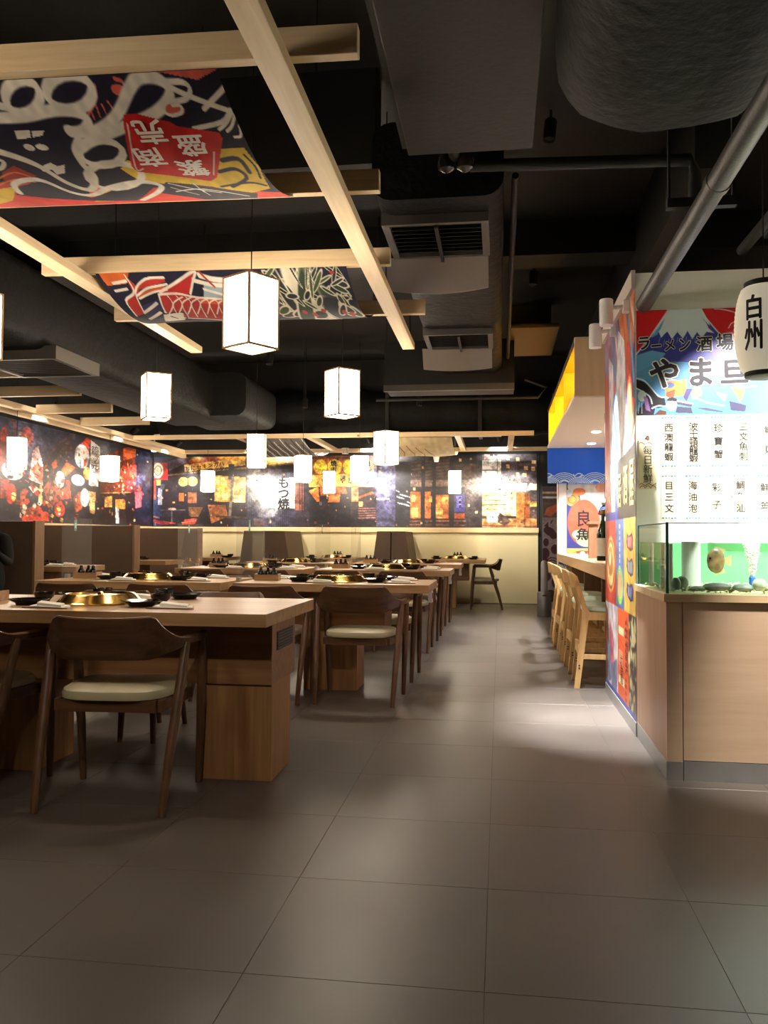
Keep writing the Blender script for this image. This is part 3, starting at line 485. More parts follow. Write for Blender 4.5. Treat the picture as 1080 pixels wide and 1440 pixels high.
('ell',-214.9,363.8,5.2,2.5,(52,66,52),1.15,0.15),
('ell',-213.3,341.9,12.9,1.5,(200,196,174),0.35,0.12),
('ell',-213.3,341.9,10.5,0.9,(38,44,46),0.35,0.15),
('ell',-213.4,344.3,9.2,2.3,(200,196,174),-0.84,0.12),
('ell',-213.4,344.3,6.8,1.6,(44,50,56),-0.84,0.15),
('ell',-249.8,344.4,11.6,1.5,(200,196,174),-0.94,0.12),
('ell',-249.8,344.4,9.2,0.9,(52,66,52),-0.94,0.15),
('ell',-211.8,348.7,11.2,1.7,(200,196,174),-0.24,0.12),
('ell',-211.8,348.7,8.8,1.0,(44,50,56),-0.24,0.15),
('ell',-297.5,341.6,12.0,1.8,(200,196,174),-0.35,0.12),
('ell',-297.5,341.6,9.6,1.2,(62,80,54),-0.35,0.15),
('ell',-274.8,358.0,12.5,2.5,(200,196,174),1.06,0.12),
('ell',-274.8,358.0,10.0,1.6,(44,50,56),1.06,0.15),
('ell',-278.2,357.3,9.3,3.0,(200,196,174),0.04,0.12),
('ell',-278.2,357.3,6.8,2.1,(44,50,56),0.04,0.15),
('ell',-219.6,375.7,11.1,5.3,(200,196,174),-0.89,0.12),
('ell',-219.6,375.7,8.5,3.2,(38,44,46),-0.89,0.15),
('ell',-215.3,342.3,3.1,1.0,(176,52,48)),
('ell',-262.8,381.7,3.4,4.7,(176,52,48)),
('ell',-246.9,375.1,3.3,3.0,(176,52,48)),
('ell',-218.5,378.4,3.3,3.6,(176,52,48)),
('ell',-209.4,382.6,3.3,5.0,(176,52,48)),
('ell',-274.3,376.2,3.3,3.2,(176,52,48))]
ART_LEFT = [
('glow',594.5,-255.2,58.3,32.7,(58,62,84),0.7),
('glow',567.1,-239.1,17.5,33.3,(150,150,190),0.75),
('poly',[(533.1,-244.8),(539.7,-255.8),(543.6,-234.1),(539.0,-199.4),(534.0,-194.9)],(120,40,30)),
('line',[(542.8,-275.5),(544.9,-269.9),(548.0,-261.7),(550.9,-252.9),(552.2,-245.5),(551.2,-239.9),(548.5,-235.0),(545.6,-231.1),(543.7,-228.4)],2.9,(110,60,50)),
('line',[(595.6,-191.8),(598.6,-198.8),(602.9,-208.8),(608.2,-220.5),(614.0,-232.2),(621.5,-245.0),(630.5,-259.4),(639.2,-272.8),(645.3,-282.4)],5.3,(70,52,48)),
('line',[(589.3,-203.2),(591.4,-209.1),(594.3,-217.7),(598.2,-227.4),(603.2,-236.4),(610.6,-245.2),(620.1,-254.5),(629.5,-263.0),(636.0,-269.1)],2.9,(80,56,48)),
('ell',566.6,-246.4,8.0,12.5,(214,110,104)),
('poly',[(569.9,-188.5),(574.0,-228.6),(581.1,-236.1),(588.8,-209.2),(588.0,-182.7)],(226,186,190)),
('poly',[(570.7,-200.4),(581.1,-214.0),(588.9,-203.1),(587.6,-182.7)],(214,110,92)),
('ell',549.2,-197.2,13.4,12.2,(240,234,230)),
('ell',546.1,-188.2,4.3,2.6,(30,26,40)),
('poly',[(534.1,-183.8),(544.4,-185.1),(544.0,-160.6),(534.6,-159.8)],(150,44,30)),
('ell',547.4,-166.6,6.4,13.3,(196,52,34)),
('ell',550.5,-163.1,2.8,5.7,(240,190,100)),
('poly',[(559.0,-171.6),(566.4,-176.3),(565.0,-144.9),(558.6,-144.5)],(150,70,36)),
('poly',[(569.1,-178.5),(576.8,-182.4),(583.7,-177.2),(576.0,-170.4)],(240,234,230)),
('poly',[(583.6,-182.2),(587.6,-182.7),(588.1,-156.4),(583.1,-156.0)],(246,206,130)),
('poly',[(600.4,-214.1),(606.6,-222.5),(609.0,-212.4),(602.7,-207.2)],(214,80,36)),
('poly',[(614.5,-206.9),(623.1,-221.1),(637.0,-214.7),(621.3,-199.4)],(196,78,44)),
('poly',[(589.7,-178.9),(597.7,-192.1),(614.9,-185.9),(611.0,-160.3),(596.3,-150.9)],(170,66,34)),
('poly',[(612.9,-175.1),(628.2,-189.6),(630.9,-168.3),(615.2,-164.8)],(206,56,34)),
('poly',[(633.2,-168.5),(647.1,-180.8),(650.0,-154.5),(638.2,-147.2)],(150,70,44)),
('ell',613.3,-149.9,7.9,10.5,(190,56,40)),
('ell',612.2,-150.9,3.1,3.3,(240,190,100)),
('poly',[(561.5,-135.0),(568.7,-149.1),(582.2,-154.0),(598.6,-142.8),(596.7,-132.5),(561.6,-131.2)],(186,60,34)),
('poly',[(642.3,-248.5),(655.4,-264.7),(661.7,-261.5),(656.0,-231.1)],(186,56,38)),
('ell',647.4,-233.6,12.2,18.2,(240,234,230)),
('poly',[(639.2,-221.6),(645.3,-224.8),(646.5,-216.1),(641.7,-217.6)],(60,120,170)),
('poly',[(649.9,-227.8),(655.9,-233.3),(654.2,-219.6),(649.3,-217.7)],(200,60,44)),
('ell',613.2,-194.1,6.8,11.8,(226,214,206)),
('ell',612.2,-186.6,2.2,4.2,(190,60,50)),
('ell',641.6,-196.5,10.5,8.3,(240,234,230)),
('ell',653.3,-171.2,7.2,14.2,(240,234,230)),
('ell',656.4,-208.7,6.4,9.8,(206,150,70)),
('poly',[(662.4,-261.7),(678.6,-253.6),(676.5,-190.4),(659.7,-191.1)],(240,234,230)),
('poly',[(659.3,-182.1),(672.0,-181.1),(670.1,-146.7),(662.4,-148.5)],(236,170,110)),
('poly',[(678.9,-235.1),(747.5,-275.1),(752.3,-186.8),(679.9,-179.6)],(120,44,30)),
('poly',[(723.3,-260.1),(749.2,-272.3),(749.5,-251.3),(723.6,-240.5)],(206,96,50)),
('poly',[(726.8,-231.1),(761.0,-241.2),(761.4,-218.6),(727.1,-211.9)],(196,66,50)),
('poly',[(678.9,-232.8),(697.6,-247.9),(700.8,-227.0),(679.2,-216.6)],(170,64,40)),
('poly',[(703.7,-220.3),(723.8,-228.2),(724.2,-208.6),(704.0,-203.5)],(190,80,44)),
('poly',[(730.2,-206.9),(763.2,-211.1),(763.5,-193.0),(730.5,-189.6)],(150,54,60)),
('poly',[(750.8,-270.6),(782.4,-266.5),(784.7,-134.4),(753.2,-135.9)],(34,36,58)),
('glow',771.4,-214.7,20.5,23.4,(110,110,140),0.6),
('poly',[(679.9,-179.6),(749.1,-189.0),(750.0,-135.8),(680.6,-135.7)],(40,30,34)),
('line',[(682.5,-181.0),(739.7,-188.0)],1.6,(226,150,80)),
('poly',[(688.5,-175.8),(702.2,-178.0),(702.5,-159.9),(688.8,-158.9)],(226,160,84)),
('poly',[(708.8,-172.8),(728.3,-175.5),(728.6,-158.5),(709.1,-157.2)],(206,130,60)),
('poly',[(749.1,-189.0),(765.1,-193.2),(764.0,-164.7),(751.1,-161.2)],(190,70,80)),
('poly',[(709.0,-158.4),(715.6,-159.8),(716.7,-133.4),(710.1,-133.2)],(206,212,224)),
('ell',575.4,-158.4,1.8,2.3,(60,30,28)),
('ell',590.5,-157.4,2.4,3.1,(206,50,30)),
('ell',576.5,-176.0,3.1,4.1,(206,50,30)),
('ell',594.8,-159.6,1.9,2.5,(240,190,100)),
('ell',574.7,-180.6,2.9,3.9,(206,50,30)),
('ell',608.3,-153.6,1.2,1.6,(60,30,28)),
('ell',563.9,-144.5,2.7,3.6,(250,236,206)),
('ell',590.4,-149.5,3.0,3.9,(40,28,30)),
('ell',611.3,-168.3,2.8,3.6,(60,30,28)),
('ell',588.8,-136.9,3.0,3.9,(196,72,36)),
('ell',563.1,-160.2,1.4,2.0,(40,28,30)),
('ell',588.1,-154.6,1.7,2.2,(60,30,28)),
('ell',614.7,-159.7,2.4,3.0,(206,50,30)),
('ell',598.0,-139.1,2.6,3.3,(196,72,36)),
('ell',616.6,-135.0,2.8,3.4,(240,190,100)),
('ell',605.2,-173.7,2.3,2.9,(60,30,28)),
('ell',596.8,-150.3,1.5,1.9,(60,30,28)),
('ell',576.8,-182.4,2.0,2.7,(40,28,30)),
('ell',625.2,-190.3,3.2,3.8,(206,50,30)),
('ell',618.5,-193.5,2.1,2.7,(206,50,30)),
('ell',616.7,-191.8,2.6,3.2,(196,72,36)),
('ell',584.3,-156.7,2.2,2.9,(250,236,206)),
('ell',593.0,-133.4,1.7,2.2,(196,72,36)),
('ell',567.6,-158.2,2.9,3.9,(206,50,30)),
('ell',578.5,-174.6,2.4,3.2,(250,236,206)),
('ell',580.5,-135.3,3.0,3.9,(206,50,30)),
('ell',584.6,-140.5,1.8,2.4,(60,30,28)),
('ell',603.7,-186.8,3.3,4.2,(60,30,28)),
('ell',577.7,-153.4,2.5,3.3,(250,236,206)),
('ell',587.8,-175.8,1.6,2.2,(250,236,206)),
('ell',561.7,-164.5,2.1,2.9,(196,72,36)),
('ell',584.1,-156.5,1.3,1.7,(40,28,30)),
('ell',600.5,-165.0,2.6,3.3,(250,236,206)),
('ell',599.0,-176.0,2.2,2.8,(60,30,28)),
('ell',564.7,-150.2,3.0,4.0,(250,236,206)),
('ell',600.3,-174.9,2.4,3.1,(240,190,100)),
('ell',583.0,-172.3,1.8,2.4,(60,30,28)),
('ell',577.4,-144.9,1.2,1.6,(196,72,36)),
('ell',624.5,-153.9,1.5,1.8,(60,30,28)),
('ell',574.7,-143.7,1.5,1.9,(240,190,100)),
('ell',604.0,-154.5,1.3,1.6,(60,30,28)),
('ell',580.5,-170.8,2.8,3.6,(206,50,30)),
('ell',613.3,-136.5,1.3,1.6,(40,28,30)),
('ell',602.4,-140.6,2.1,2.7,(240,190,100)),
('ell',610.8,-191.7,3.4,4.2,(250,236,206)),
('ell',613.0,-143.8,1.5,1.9,(250,236,206)),
('ell',706.7,-193.1,1.0,0.9,(250,220,180)),
('ell',727.2,-221.3,1.9,1.5,(250,220,180)),
('ell',716.8,-206.4,1.4,1.1,(206,60,40)),
('ell',681.9,-215.4,1.1,1.0,(206,60,40)),
('ell',759.9,-195.5,2.9,2.3,(206,60,40)),
('ell',725.2,-185.1,2.2,1.8,(196,72,36)),
('ell',741.4,-196.2,2.2,1.7,(250,220,180)),
('ell',723.9,-191.1,2.4,2.0,(250,220,180)),
('ell',688.4,-226.4,0.9,0.7,(240,190,100)),
('ell',755.4,-193.7,2.0,1.7,(196,72,36)),
('ell',717.7,-239.2,1.8,1.4,(240,190,100)),
('ell',733.7,-215.8,1.7,1.4,(196,72,36)),
('ell',706.1,-228.8,2.3,2.0,(206,60,40)),
('ell',746.4,-247.9,1.4,1.0,(196,72,36)),
('ell',722.9,-195.6,1.2,0.9,(250,220,180)),
('ell',757.5,-200.1,2.6,2.0,(196,72,36)),
('ell',718.5,-210.8,1.6,1.4,(250,220,180)),
('ell',698.9,-205.0,1.7,1.4,(196,72,36)),
('ell',717.6,-197.5,0.9,0.8,(196,72,36)),
('ell',743.3,-248.4,1.0,0.8,(206,60,40)),
('ell',762.8,-197.6,1.1,0.9,(206,60,40)),
('ell',704.2,-224.7,1.4,1.3,(206,60,40)),
('ell',726.9,-225.2,1.2,1.0,(250,220,180)),
('ell',713.1,-237.9,0.9,0.7,(206,60,40)),
('ell',745.8,-214.7,1.0,0.9,(206,60,40)),
('ell',728.8,-198.5,1.6,1.3,(196,72,36))]

# ================================================================== THE SETTING
XL, YB, ZC = -6.2, 14.38, 3.75
FLOOR = mat('grout', (76, 68, 60), .8)
def tile_mat():
    m = bpy.data.materials.new('floor_tile'); m.use_nodes = True; nt = m.node_tree; b = nt.nodes['Principled BSDF']; N = nt.nodes.new; L = nt.links.new
    g = N('ShaderNodeNewGeometry'); n = N('ShaderNodeTexNoise'); n.inputs['Scale'].default_value = 1.6; n.inputs['Detail'].default_value = 7; L(g.outputs['Position'], n.inputs['Vector'])
    n2 = N('ShaderNodeTexNoise'); n2.inputs['Scale'].default_value = 220; n2.inputs['Detail'].default_value = 2; L(g.outputs['Position'], n2.inputs['Vector'])
    oi = N('ShaderNodeObjectInfo'); a = N('ShaderNodeMath'); a.operation = 'MULTIPLY_ADD'; L(oi.outputs['Random'], a.inputs[0]); a.inputs[1].default_value = .12; L(n.outputs['Fac'], a.inputs[2])
    a2 = N('ShaderNodeMath'); a2.operation = 'MULTIPLY_ADD'; L(n2.outputs['Fac'], a2.inputs[0]); a2.inputs[1].default_value = .25; L(a.outputs[0], a2.inputs[2])
    r = N('ShaderNodeValToRGB'); r.color_ramp.elements[0].position = .35; r.color_ramp.elements[1].position = 1.0; r.color_ramp.elements[0].color = (*lin((76, 68, 62)), 1); r.color_ramp.elements[1].color = (*lin((95, 86, 79)), 1)
    L(a2.outputs[0], r.inputs['Fac']); L(r.outputs['Color'], b.inputs['Base Color'])
    mr = N('ShaderNodeMapRange'); mr.inputs[3].default_value = .3; mr.inputs[4].default_value = .46; L(n.outputs['Fac'], mr.inputs[0]); L(mr.outputs[0], b.inputs['Roughness'])
    b.inputs['Specular IOR Level'].default_value = .4; return m
TILE = tile_mat()
fl = struct('floor', MB().box(-6.4, 4.2, -2.5, 14.6, -.06, -.0015), FLOOR)
T = .6; TX0, TY0 = -.036, 2.063-.6*4
tm = MB().box(.0008, T-.0008, .0008, T-.0008, -.012, 0).mesh('floor_tile', TILE, bevel=.0006, seg=1)
rest = MB()
for i in range(-11, 7):
    for j in range(-4, 24):
        x, y = TX0+i*T, TY0+j*T
        if y+T > YB+.1 or x < -6.5 or x > 4: continue
        if -6 <= i <= 3 and 0 <= j <= 21: inst('tile', tm, fl, (x, y, 0))
        else: rest.box(x+.0015, x+T-.0015, y+.0015, y+T-.0015, -.012, 0)
rest.build('tile_field', TILE, fl, kind='stuff')
struct('ceiling', MB().box(-6.4, 4.2, -2.5, 14.6, ZC, ZC+.1), BLACK)
wb = struct('wall_back', MB().box(-6.4, .66, YB, YB+.15, 0, ZC), BLACK)
struct('lower_panel', MB().box(-6.2, .64, YB-.012, YB, .0, 1.19), CREAM, wb)
struct('ledge', MB().box(-6.2, .65, YB-.05, YB, 1.19, 1.275), wood('ledge_wood', (206, 178, 128), (226, 202, 156), 'x', .45), wb, bevel=.003)
wl = struct('wall_left', MB().box(-6.4, XL, -2.5, YB, 0, ZC), BLACK)
struct('lower_panel', MB().box(XL, XL+.012, 0, YB-.05, 0, 1.19), mat('taupe_wall', (120, 98, 76), .6), wl)
struct('ledge', MB().box(XL, XL+.05, 0, YB-.05, 1.19, 1.275), MATS['ledge_wood'], wl, bevel=.003)
# far right: black flank beyond the back wall, room side behind the bar
struct('wall_far_right', MB().box(.66, 3.0, YB+.02, YB+.17, 0, ZC), BLACK)
struct('wall_bar_side', MB().box(2.75, 2.9, -2.5, YB, 0, ZC), mat('bar_inner', (190, 178, 160), .7))
struct('wall_behind', MB().box(-6.4, 3.0, -2.65, -2.5, 0, ZC), mat('behind_wall', (120, 104, 88), .7))

# ---- back wall street mural: drawing units x = (X+8.86)/.012633, y = (10.49-Z)/.012443
bx = lambda X: (X+8.859)/.012633; by = lambda Z: (10.495-Z)/.012443
ix = lambda px: px*.012633-8.859; iz = lambda py: 10.495-py*.012443
nx, ny = 620, 118
gx, gz = np.meshgrid(np.linspace(-6.18, .62, nx), np.linspace(2.53, 1.278, ny))
P = np.stack([gx, np.full_like(gx, YB-.012), gz], -1)
cv = Cv(bx(gx), by(gz), (30, 27, 31))
def crop(ox, oy, s): return (lambda pts: [(ox+a/s, oy+b/s) for a, b in pts]), (lambda a: ox+a/s), (lambda b: oy+b/s)
q, qx, qy = crop(200, 620, 4.909)
O1 = (206, 92, 40); Y1 = (232, 186, 84); RD1 = (186, 44, 36); WH = (246, 238, 220)
cv.rect(200, 632, 225, 745, (34, 36, 60)).glow(206, 690, 10, 40, (96, 100, 140), .6)
cv.poly(q([(60, 140), (160, 140), (160, 260), (60, 260)]), RD1).ell(qx(88), qy(195), 8, 11, (226, 200, 160)).ring(qx(88), qy(195), 5, 7, 1.5, (120, 60, 50))
cv.poly(q([(50, 265), (75, 265), (75, 400), (50, 400)]), (190, 80, 60)).poly(q([(80, 262), (108, 262), (108, 300), (80, 300)]), Y1)
cv.poly(q([(90, 320), (120, 320), (120, 440), (90, 440)]), (150, 150, 160)).poly(q([(108, 290), (140, 290), (135, 330), (108, 330)]), (90, 90, 96))
cv.poly(q([(160, 130), (310, 90), (310, 130), (170, 200)]), (80, 70, 80)).poly(q([(300, 120), (520, 85), (720, 80), (720, 120), (300, 150)]), (120, 40, 30))
for a, b, r in ((380, 110, 50), (560, 105, 60), (690, 100, 40), (640, 92, 30)): cv.glow(qx(a), qy(b), r/4.9, 5, (236, 190, 90), .9)
cv.poly(q([(280, 155), (720, 105), (720, 160), (285, 205)]), (196, 148, 66)).poly(q([(850, 98), (1060, 92), (1060, 150), (850, 165)]), (206, 162, 60))
cv.line(q([(165, 228), (400, 205), (720, 180), (1060, 150)]), 2.2, (120, 92, 60))
cv.ell(qx(275), qy(275), 7.4, 6.6, (232, 196, 96)).ell(qx(342), qy(273), 7.4, 6.6, (236, 200, 100)).line(q([(309, 250), (309, 300)]), 1, (120, 90, 40))
cv.poly(q([(500, 230), (725, 245), (725, 420), (500, 415)]), (200, 150, 66))
for a, b, c2, d in ((505, 240, 540, 300), (545, 240, 590, 300), (650, 260, 690, 310), (640, 320, 720, 370), (505, 320, 540, 410), (555, 360, 600, 405), (640, 375, 715, 420)): cv.rect(qx(a), qy(b), qx(c2), qy(d), (236, 206, 130) if (a+b) % 2 else (170, 110, 50))
cv.rect(qx(600), qy(150), qx(640), qy(260), (34, 38, 46)).line(q([(632, 250), (612, 520)]), 4, (86, 82, 74))
cv.rect(qx(245), qy(355), qx(280), qy(415), O1).rect(qx(310), qy(350), qx(375), qy(425), (150, 80, 50)).rect(qx(318), qy(358), qx(368), qy(415), (186, 110, 66))
cv.poly(q([(315, 455), (420, 455), (385, 525), (320, 520)]), (110, 74, 44)).poly(q([(455, 440), (580, 440), (600, 520), (480, 570)]), (140, 84, 46)).poly(q([(370, 580), (450, 440), (480, 580)]), (22, 18, 20))
cv.line(q([(110, 475), (290, 475)]), 1.4, (90, 80, 76)).line(q([(195, 475), (193, 570)]), 1.4, (80, 74, 74)).ell(qx(195), qy(468), 6, 1.6, (170, 150, 130))
cv.poly(q([(45, 540), (180, 560), (240, 570), (120, 580), (45, 560)]), (130, 44, 44)).poly(q([(290, 540), (380, 535), (360, 575), (270, 580)]), (186, 60, 44)).line(q([(270, 565), (370, 550)]), 1.2, (226, 120, 90)).line(q([(50, 520), (100, 530)]), 2, (140, 100, 80))
cv.line(q([(520, 520), (780, 530)]), 3, (70, 48, 40)).rect(qx(640), qy(545), qx(860), qy(600), (46, 44, 60))
cv.rect(qx(735), qy(190), qx(1100), qy(600), (52, 50, 66))
for k in range(30): cv.rect(qx(738+k*13), qy(205), qx(743+k*13), qy(590), (28, 28, 40))
cv.glow(qx(790), qy(270), 12, 18, WH, .95).glow(qx(880), qy(360), 19, 24, WH, 1)  # white glows put a wall washer's hot spot into the print
cv.poly(q([(880, 260), (1075, 248), (1078, 462), (880, 462)]), (250, 240, 206)).glow(qx(900), qy(370), 11, 22, (255, 255, 255), 1)  # the sign's white left part is the same hot spot, painted
q, qx, qy = crop(400, 610, 5.4)
cv.rect(qx(105), qy(180), qx(215), qy(700), (44, 36, 44)); [cv.rect(qx(100+k*12), qy(370), qx(106+k*12), qy(580), (150, 84, 50)) for k in range(6)]
cv.rect(qx(170), qy(160), qx(730), qy(200), (90, 52, 34)).rect(qx(215), qy(190), qx(720), qy(400), (150, 76, 34))
for a, b in ((245, 345), (350, 460), (465, 560), (570, 700)): cv.ell(qx((a+b)/2), qy(248), (b-a)/10.8, 10.5, (240, 204, 70), 0, .12)
cv.poly(q([(210, 310), (720, 300), (720, 395), (210, 400)]), (238, 176, 78)).glow(qx(650), qy(310), 13, 17, (255, 250, 236), 1).glow(qx(700), qy(300), 9, 22, (250, 248, 246), .9)  # the two white glows paint the middle washer's hot spot
cv.poly(q([(205, 430), (280, 400), (290, 510), (270, 515)]), (206, 110, 44)).poly(q([(360, 470), (450, 430), (440, 520), (355, 520)]), (210, 110, 50)).poly(q([(290, 400), (480, 395), (500, 450), (300, 470)]), (170, 84, 40))
cv.rect(qx(530), qy(400), qx(720), qy(650), (52, 40, 44)).rect(qx(532), qy(402), qx(585), qy(515), (190, 130, 80)).line(q([(590, 480), (690, 445)]), 3, O1).rect(qx(590), qy(515), qx(618), qy(550), (236, 190, 90))
for k in range(5): cv.line(q([(588, 565+k*18), (712, 562+k*18)]), 1.4, (150, 100, 90))
cv.rect(qx(720), qy(230), qx(860), qy(700), (66, 64, 92)).glow(qx(775), qy(330), 13, 26, (176, 178, 226), .9).rect(qx(775), qy(365), qx(822), qy(408), (150, 150, 190)).rect(qx(720), qy(486), qx(818), qy(498), (236, 232, 230))
cv.rect(qx(860), qy(360), qx(975), qy(700), (36, 36, 42))
for k in range(14): cv.line(q([(868+(k*37) % 90, 430+(k*53) % 110), (890+(k*37) % 90, 440+(k*53) % 110)]), 1.4, (170, 170, 170))
q, qx, qy = crop(580, 610, 5.4)
cv.rect(qx(0), qy(180), qx(530), qy(710), (44, 36, 36)).poly(q([(320, 240), (480, 230), (480, 330), (320, 345)]), (66, 44, 36))
for k in range(6): cv.line(q([(10, 220+k*26), (300, 200+k*24)]), 2, (74, 50, 40))
cv.rect(qx(0), qy(350), qx(490), qy(400), (112, 88, 74)).rect(qx(0), qy(440), qx(75), qy(690), (214, 112, 46)).rect(qx(110), qy(440), qx(150), qy(640), (214, 104, 44)).rect(qx(190), qy(460), qx(285), qy(640), (222, 120, 54)).rect(qx(325), qy(450), qx(400), qy(590), (64, 56, 140)).rect(qx(325), qy(600), qx(400), qy(660), (190, 90, 40))
for a, b, c2, d in ((10, 460, 40, 520), (140, 470, 190, 520), (190, 560, 240, 640), (10, 560, 60, 630), (340, 470, 380, 560), (230, 480, 280, 530)): cv.rect(qx(a), qy(b), qx(c2), qy(d), (246, 180, 96) if a != 340 else (120, 112, 200))
cv.rect(qx(0), qy(640), qx(490), qy(712), (54, 36, 32)).line(q([(0, 660), (480, 655)]), 1.5, (150, 90, 60)).line(q([(0, 685), (480, 690)]), 2, (120, 70, 50))
for a in (80, 160, 290): cv.rect(qx(a), qy(200), qx(a+30), qy(712), (26, 22, 24))
cv.rect(qx(400), qy(380), qx(530), qy(700), (60, 50, 50)).rect(qx(485), qy(140), qx(535), qy(700), (48, 42, 46))
cv.rect(qx(530), qy(130), qx(665), qy(720), (90, 80, 84)).rect(qx(540), qy(150), qx(625), qy(200), (206, 150, 140)).rect(qx(530), qy(208), qx(635), qy(275), (250, 248, 246)).rect(qx(530), qy(285), qx(635), qy(355), (250, 248, 246)).rect(qx(642), qy(205), qx(665), qy(330), (236, 232, 230))
cv.poly(q([(665, 130), (990, 150), (990, 400), (665, 330)]), (66, 56, 64))
for a, b in ((700, 180), (770, 190), (885, 210), (700, 240), (770, 300), (820, 305), (880, 260), (930, 320), (830, 255), (940, 270)): cv.rect(qx(a), qy(b), qx(a+26), qy(b+26), (240, 190, 130))
cv.glow(qx(640), qy(400), 40, 14, (255, 244, 226), 1).poly(q([(530, 370), (850, 380), (840, 440), (530, 425)]), (250, 236, 214)).poly(q([(870, 380), (970, 385), (950, 430), (850, 430)]), (246, 220, 180))  # the broad glow paints the right washer's hot spot
cv.rect(qx(530), qy(440), qx(780), qy(620), (246, 206, 140)).glow(qx(690), qy(520), 16, 14, (255, 250, 236), .9).rect(qx(770), qy(450), qx(835), qy(640), (222, 130, 60)).rect(qx(835), qy(455), qx(870), qy(660), (150, 84, 44)).rect(qx(870), qy(460), qx(945), qy(640), (88, 70, 66)).rect(qx(870), qy(515), qx(945), qy(552), (226, 160, 80)).rect(qx(945), qy(450), qx(985), qy(640), (226, 122, 64))
for k in range(4): cv.line(q([(540, 470+k*34), (700, 468+k*34)]), 1.4, (206, 120, 60))
cv.rect(qx(530), qy(640), qx(985), qy(720), (206, 140, 80)).poly(q([(650, 590), (740, 660), (690, 690), (640, 670)]), (90, 70, 60)).rect(qx(562), qy(595), qx(642), qy(665), (240, 236, 230)).ell(qx(600), qy(635), 3, 3, (150, 170, 200)).line(q([(530, 690), (960, 700)]), 2, (120, 84, 70)).line(q([(835, 560), (832, 680)]), 2.5, (140, 70, 50))
g_ = np.random.default_rng(21)
for k in range(230):
    x_, y_, s_ = g_.uniform(212, 752), g_.uniform(642, 738), g_.uniform(.6, 2.2)
    cv.rect(x_, y_, x_+s_*g_.uniform(.5, 2), y_+s_*g_.uniform(.5, 2.5), [(226, 150, 70), (246, 214, 150), (60, 44, 40), (24, 20, 24), (150, 66, 40), (120, 110, 120)][g_.integers(6)], .75)
cv.noise(9, .3, 7, 5).noise(3.5, .25, 4).noise(1.3, .25, 9)
mb_ = thing('wall_mural', 'wide printed night-street mural along the top of the back wall', 'mural', (-2.8, YB-.012, 1.278)); O = np.array([-2.8, YB-.012, 1.278])
print_grid('printed_sheet', P-O, cv, PRINT, mb_)
def wtxt(chars, x, y, s, dx=0, dy=0, a=0, sy=None): return [(c, x+k*dx, y+k*dy, s, sy or s, a) for k, c in enumerate(chars)]
mf = lambda u, v: (ix(u)+2.8, -.003, iz(v)-1.278)
flip = lambda items: [(c, x, y, sx, -sy, a) for c, x, y, sx, sy, a in items]
for w_ in (wtxt('もつ焼', 402.5, 678, 17, 0, 15), wtxt('ちにセキンガハ', 262, 657.5, 7.5, 8.4, -1.2), wtxt('たてなャロツツ', 263, 664, 7, 8.4, -1.2), wtxt('焼肉', 473, 651, 9, 0, 9), wtxt('焼', 520, 651, 9), wtxt('やきとん', 486, 675, 9, 11, .3), wtxt('酒処', 690, 640.5, 5, 6, 0), wtxt('大衆酒', 648, 700, 4.5, 0, 6)): [lettering('character', flip([ch_]), mf, INK, mb_, .035) for ch_ in w_]

# ---- left wall mural
gy, gz = np.meshgrid(np.linspace(6.0, YB-.02, 420), np.linspace(2.60, 1.278, 150))
cv = Cv(gy*55, -gz*102, (30, 28, 36)).run(ART_LEFT)
for k in range(5): cv.ell(55*(6.3+k*.5), -102*(1.6+.25*(k % 3)), 9, 16, (206, 70, 44)).ell(55*(6.5+k*.45), -102*(2.1-.2*(k % 2)), 8, 12, (240, 230, 220))
g_ = np.random.default_rng(8)
for k in range(160):
    cv.ell(g_.uniform(470, 780), -g_.uniform(132, 262), g_.uniform(.5, 2.6), g_.uniform(.6, 3), [(206, 84, 40), (246, 214, 160), (40, 30, 34), (24, 22, 30), (170, 50, 36), (96, 90, 110)][g_.integers(6)], 0, .3, .8)
for k in range(60):
    x_, y_ = g_.uniform(640, 770), -g_.uniform(150, 250); cv.line([(x_, y_), (x_+g_.uniform(-2, 2), y_+g_.uniform(1, 6))], g_.uniform(.5, 1.2), [(60, 20, 16), (246, 190, 110), (30, 20, 24)][g_.integers(3)], .8)
for k in range(110):
    x_, y_ = g_.uniform(480, 640), -g_.uniform(130, 215); cv.line([(x_, y_), (x_+g_.uniform(-6, 6), y_+g_.uniform(-5, 5))], g_.uniform(.6, 2), [(60, 26, 20), (206, 92, 50), (30, 20, 24), (150, 50, 34)][g_.integers(4)], .8)
cv.noise(12, .35, 3).noise(5, .3, 14).noise(2, .3, 5).noise(1, .2, 6)
O = np.array([XL+.003, 10, 1.278]); ml_ = thing('wall_mural', 'printed lantern-street mural on the left wall above the booths', 'mural', tuple(O))
print_grid('printed_sheet', np.stack([np.full_like(gy, XL+.003), gy, gz], -1)-O, cv, PRINT, ml_)
lettering('lettering', [('籠', 12.17, 2.42, .26, .14, 0), ('ッ', 12.17, 2.29, .22, .11, 0), ('元', 12.17, 2.18, .26, .13, 0)], lambda u, v: (.004, u-10, v-1.278), INK, ml_)

# ---- menu wall and poster wall: one block between aisle and tank
wr = struct('wall_right', MB().box(.752, 2.75, 4.81, 6.16, 0, 2.585), WHITE)
struct('kick_plate', MB().box(.746, .752, 4.81, 6.16, 0, .075), STEEL, wr)
struct('cap_trim', MB().box(.73, .752, 4.80, 6.17, 2.5, 2.60), mat('trim_white', (206, 196, 188), .5), wr)

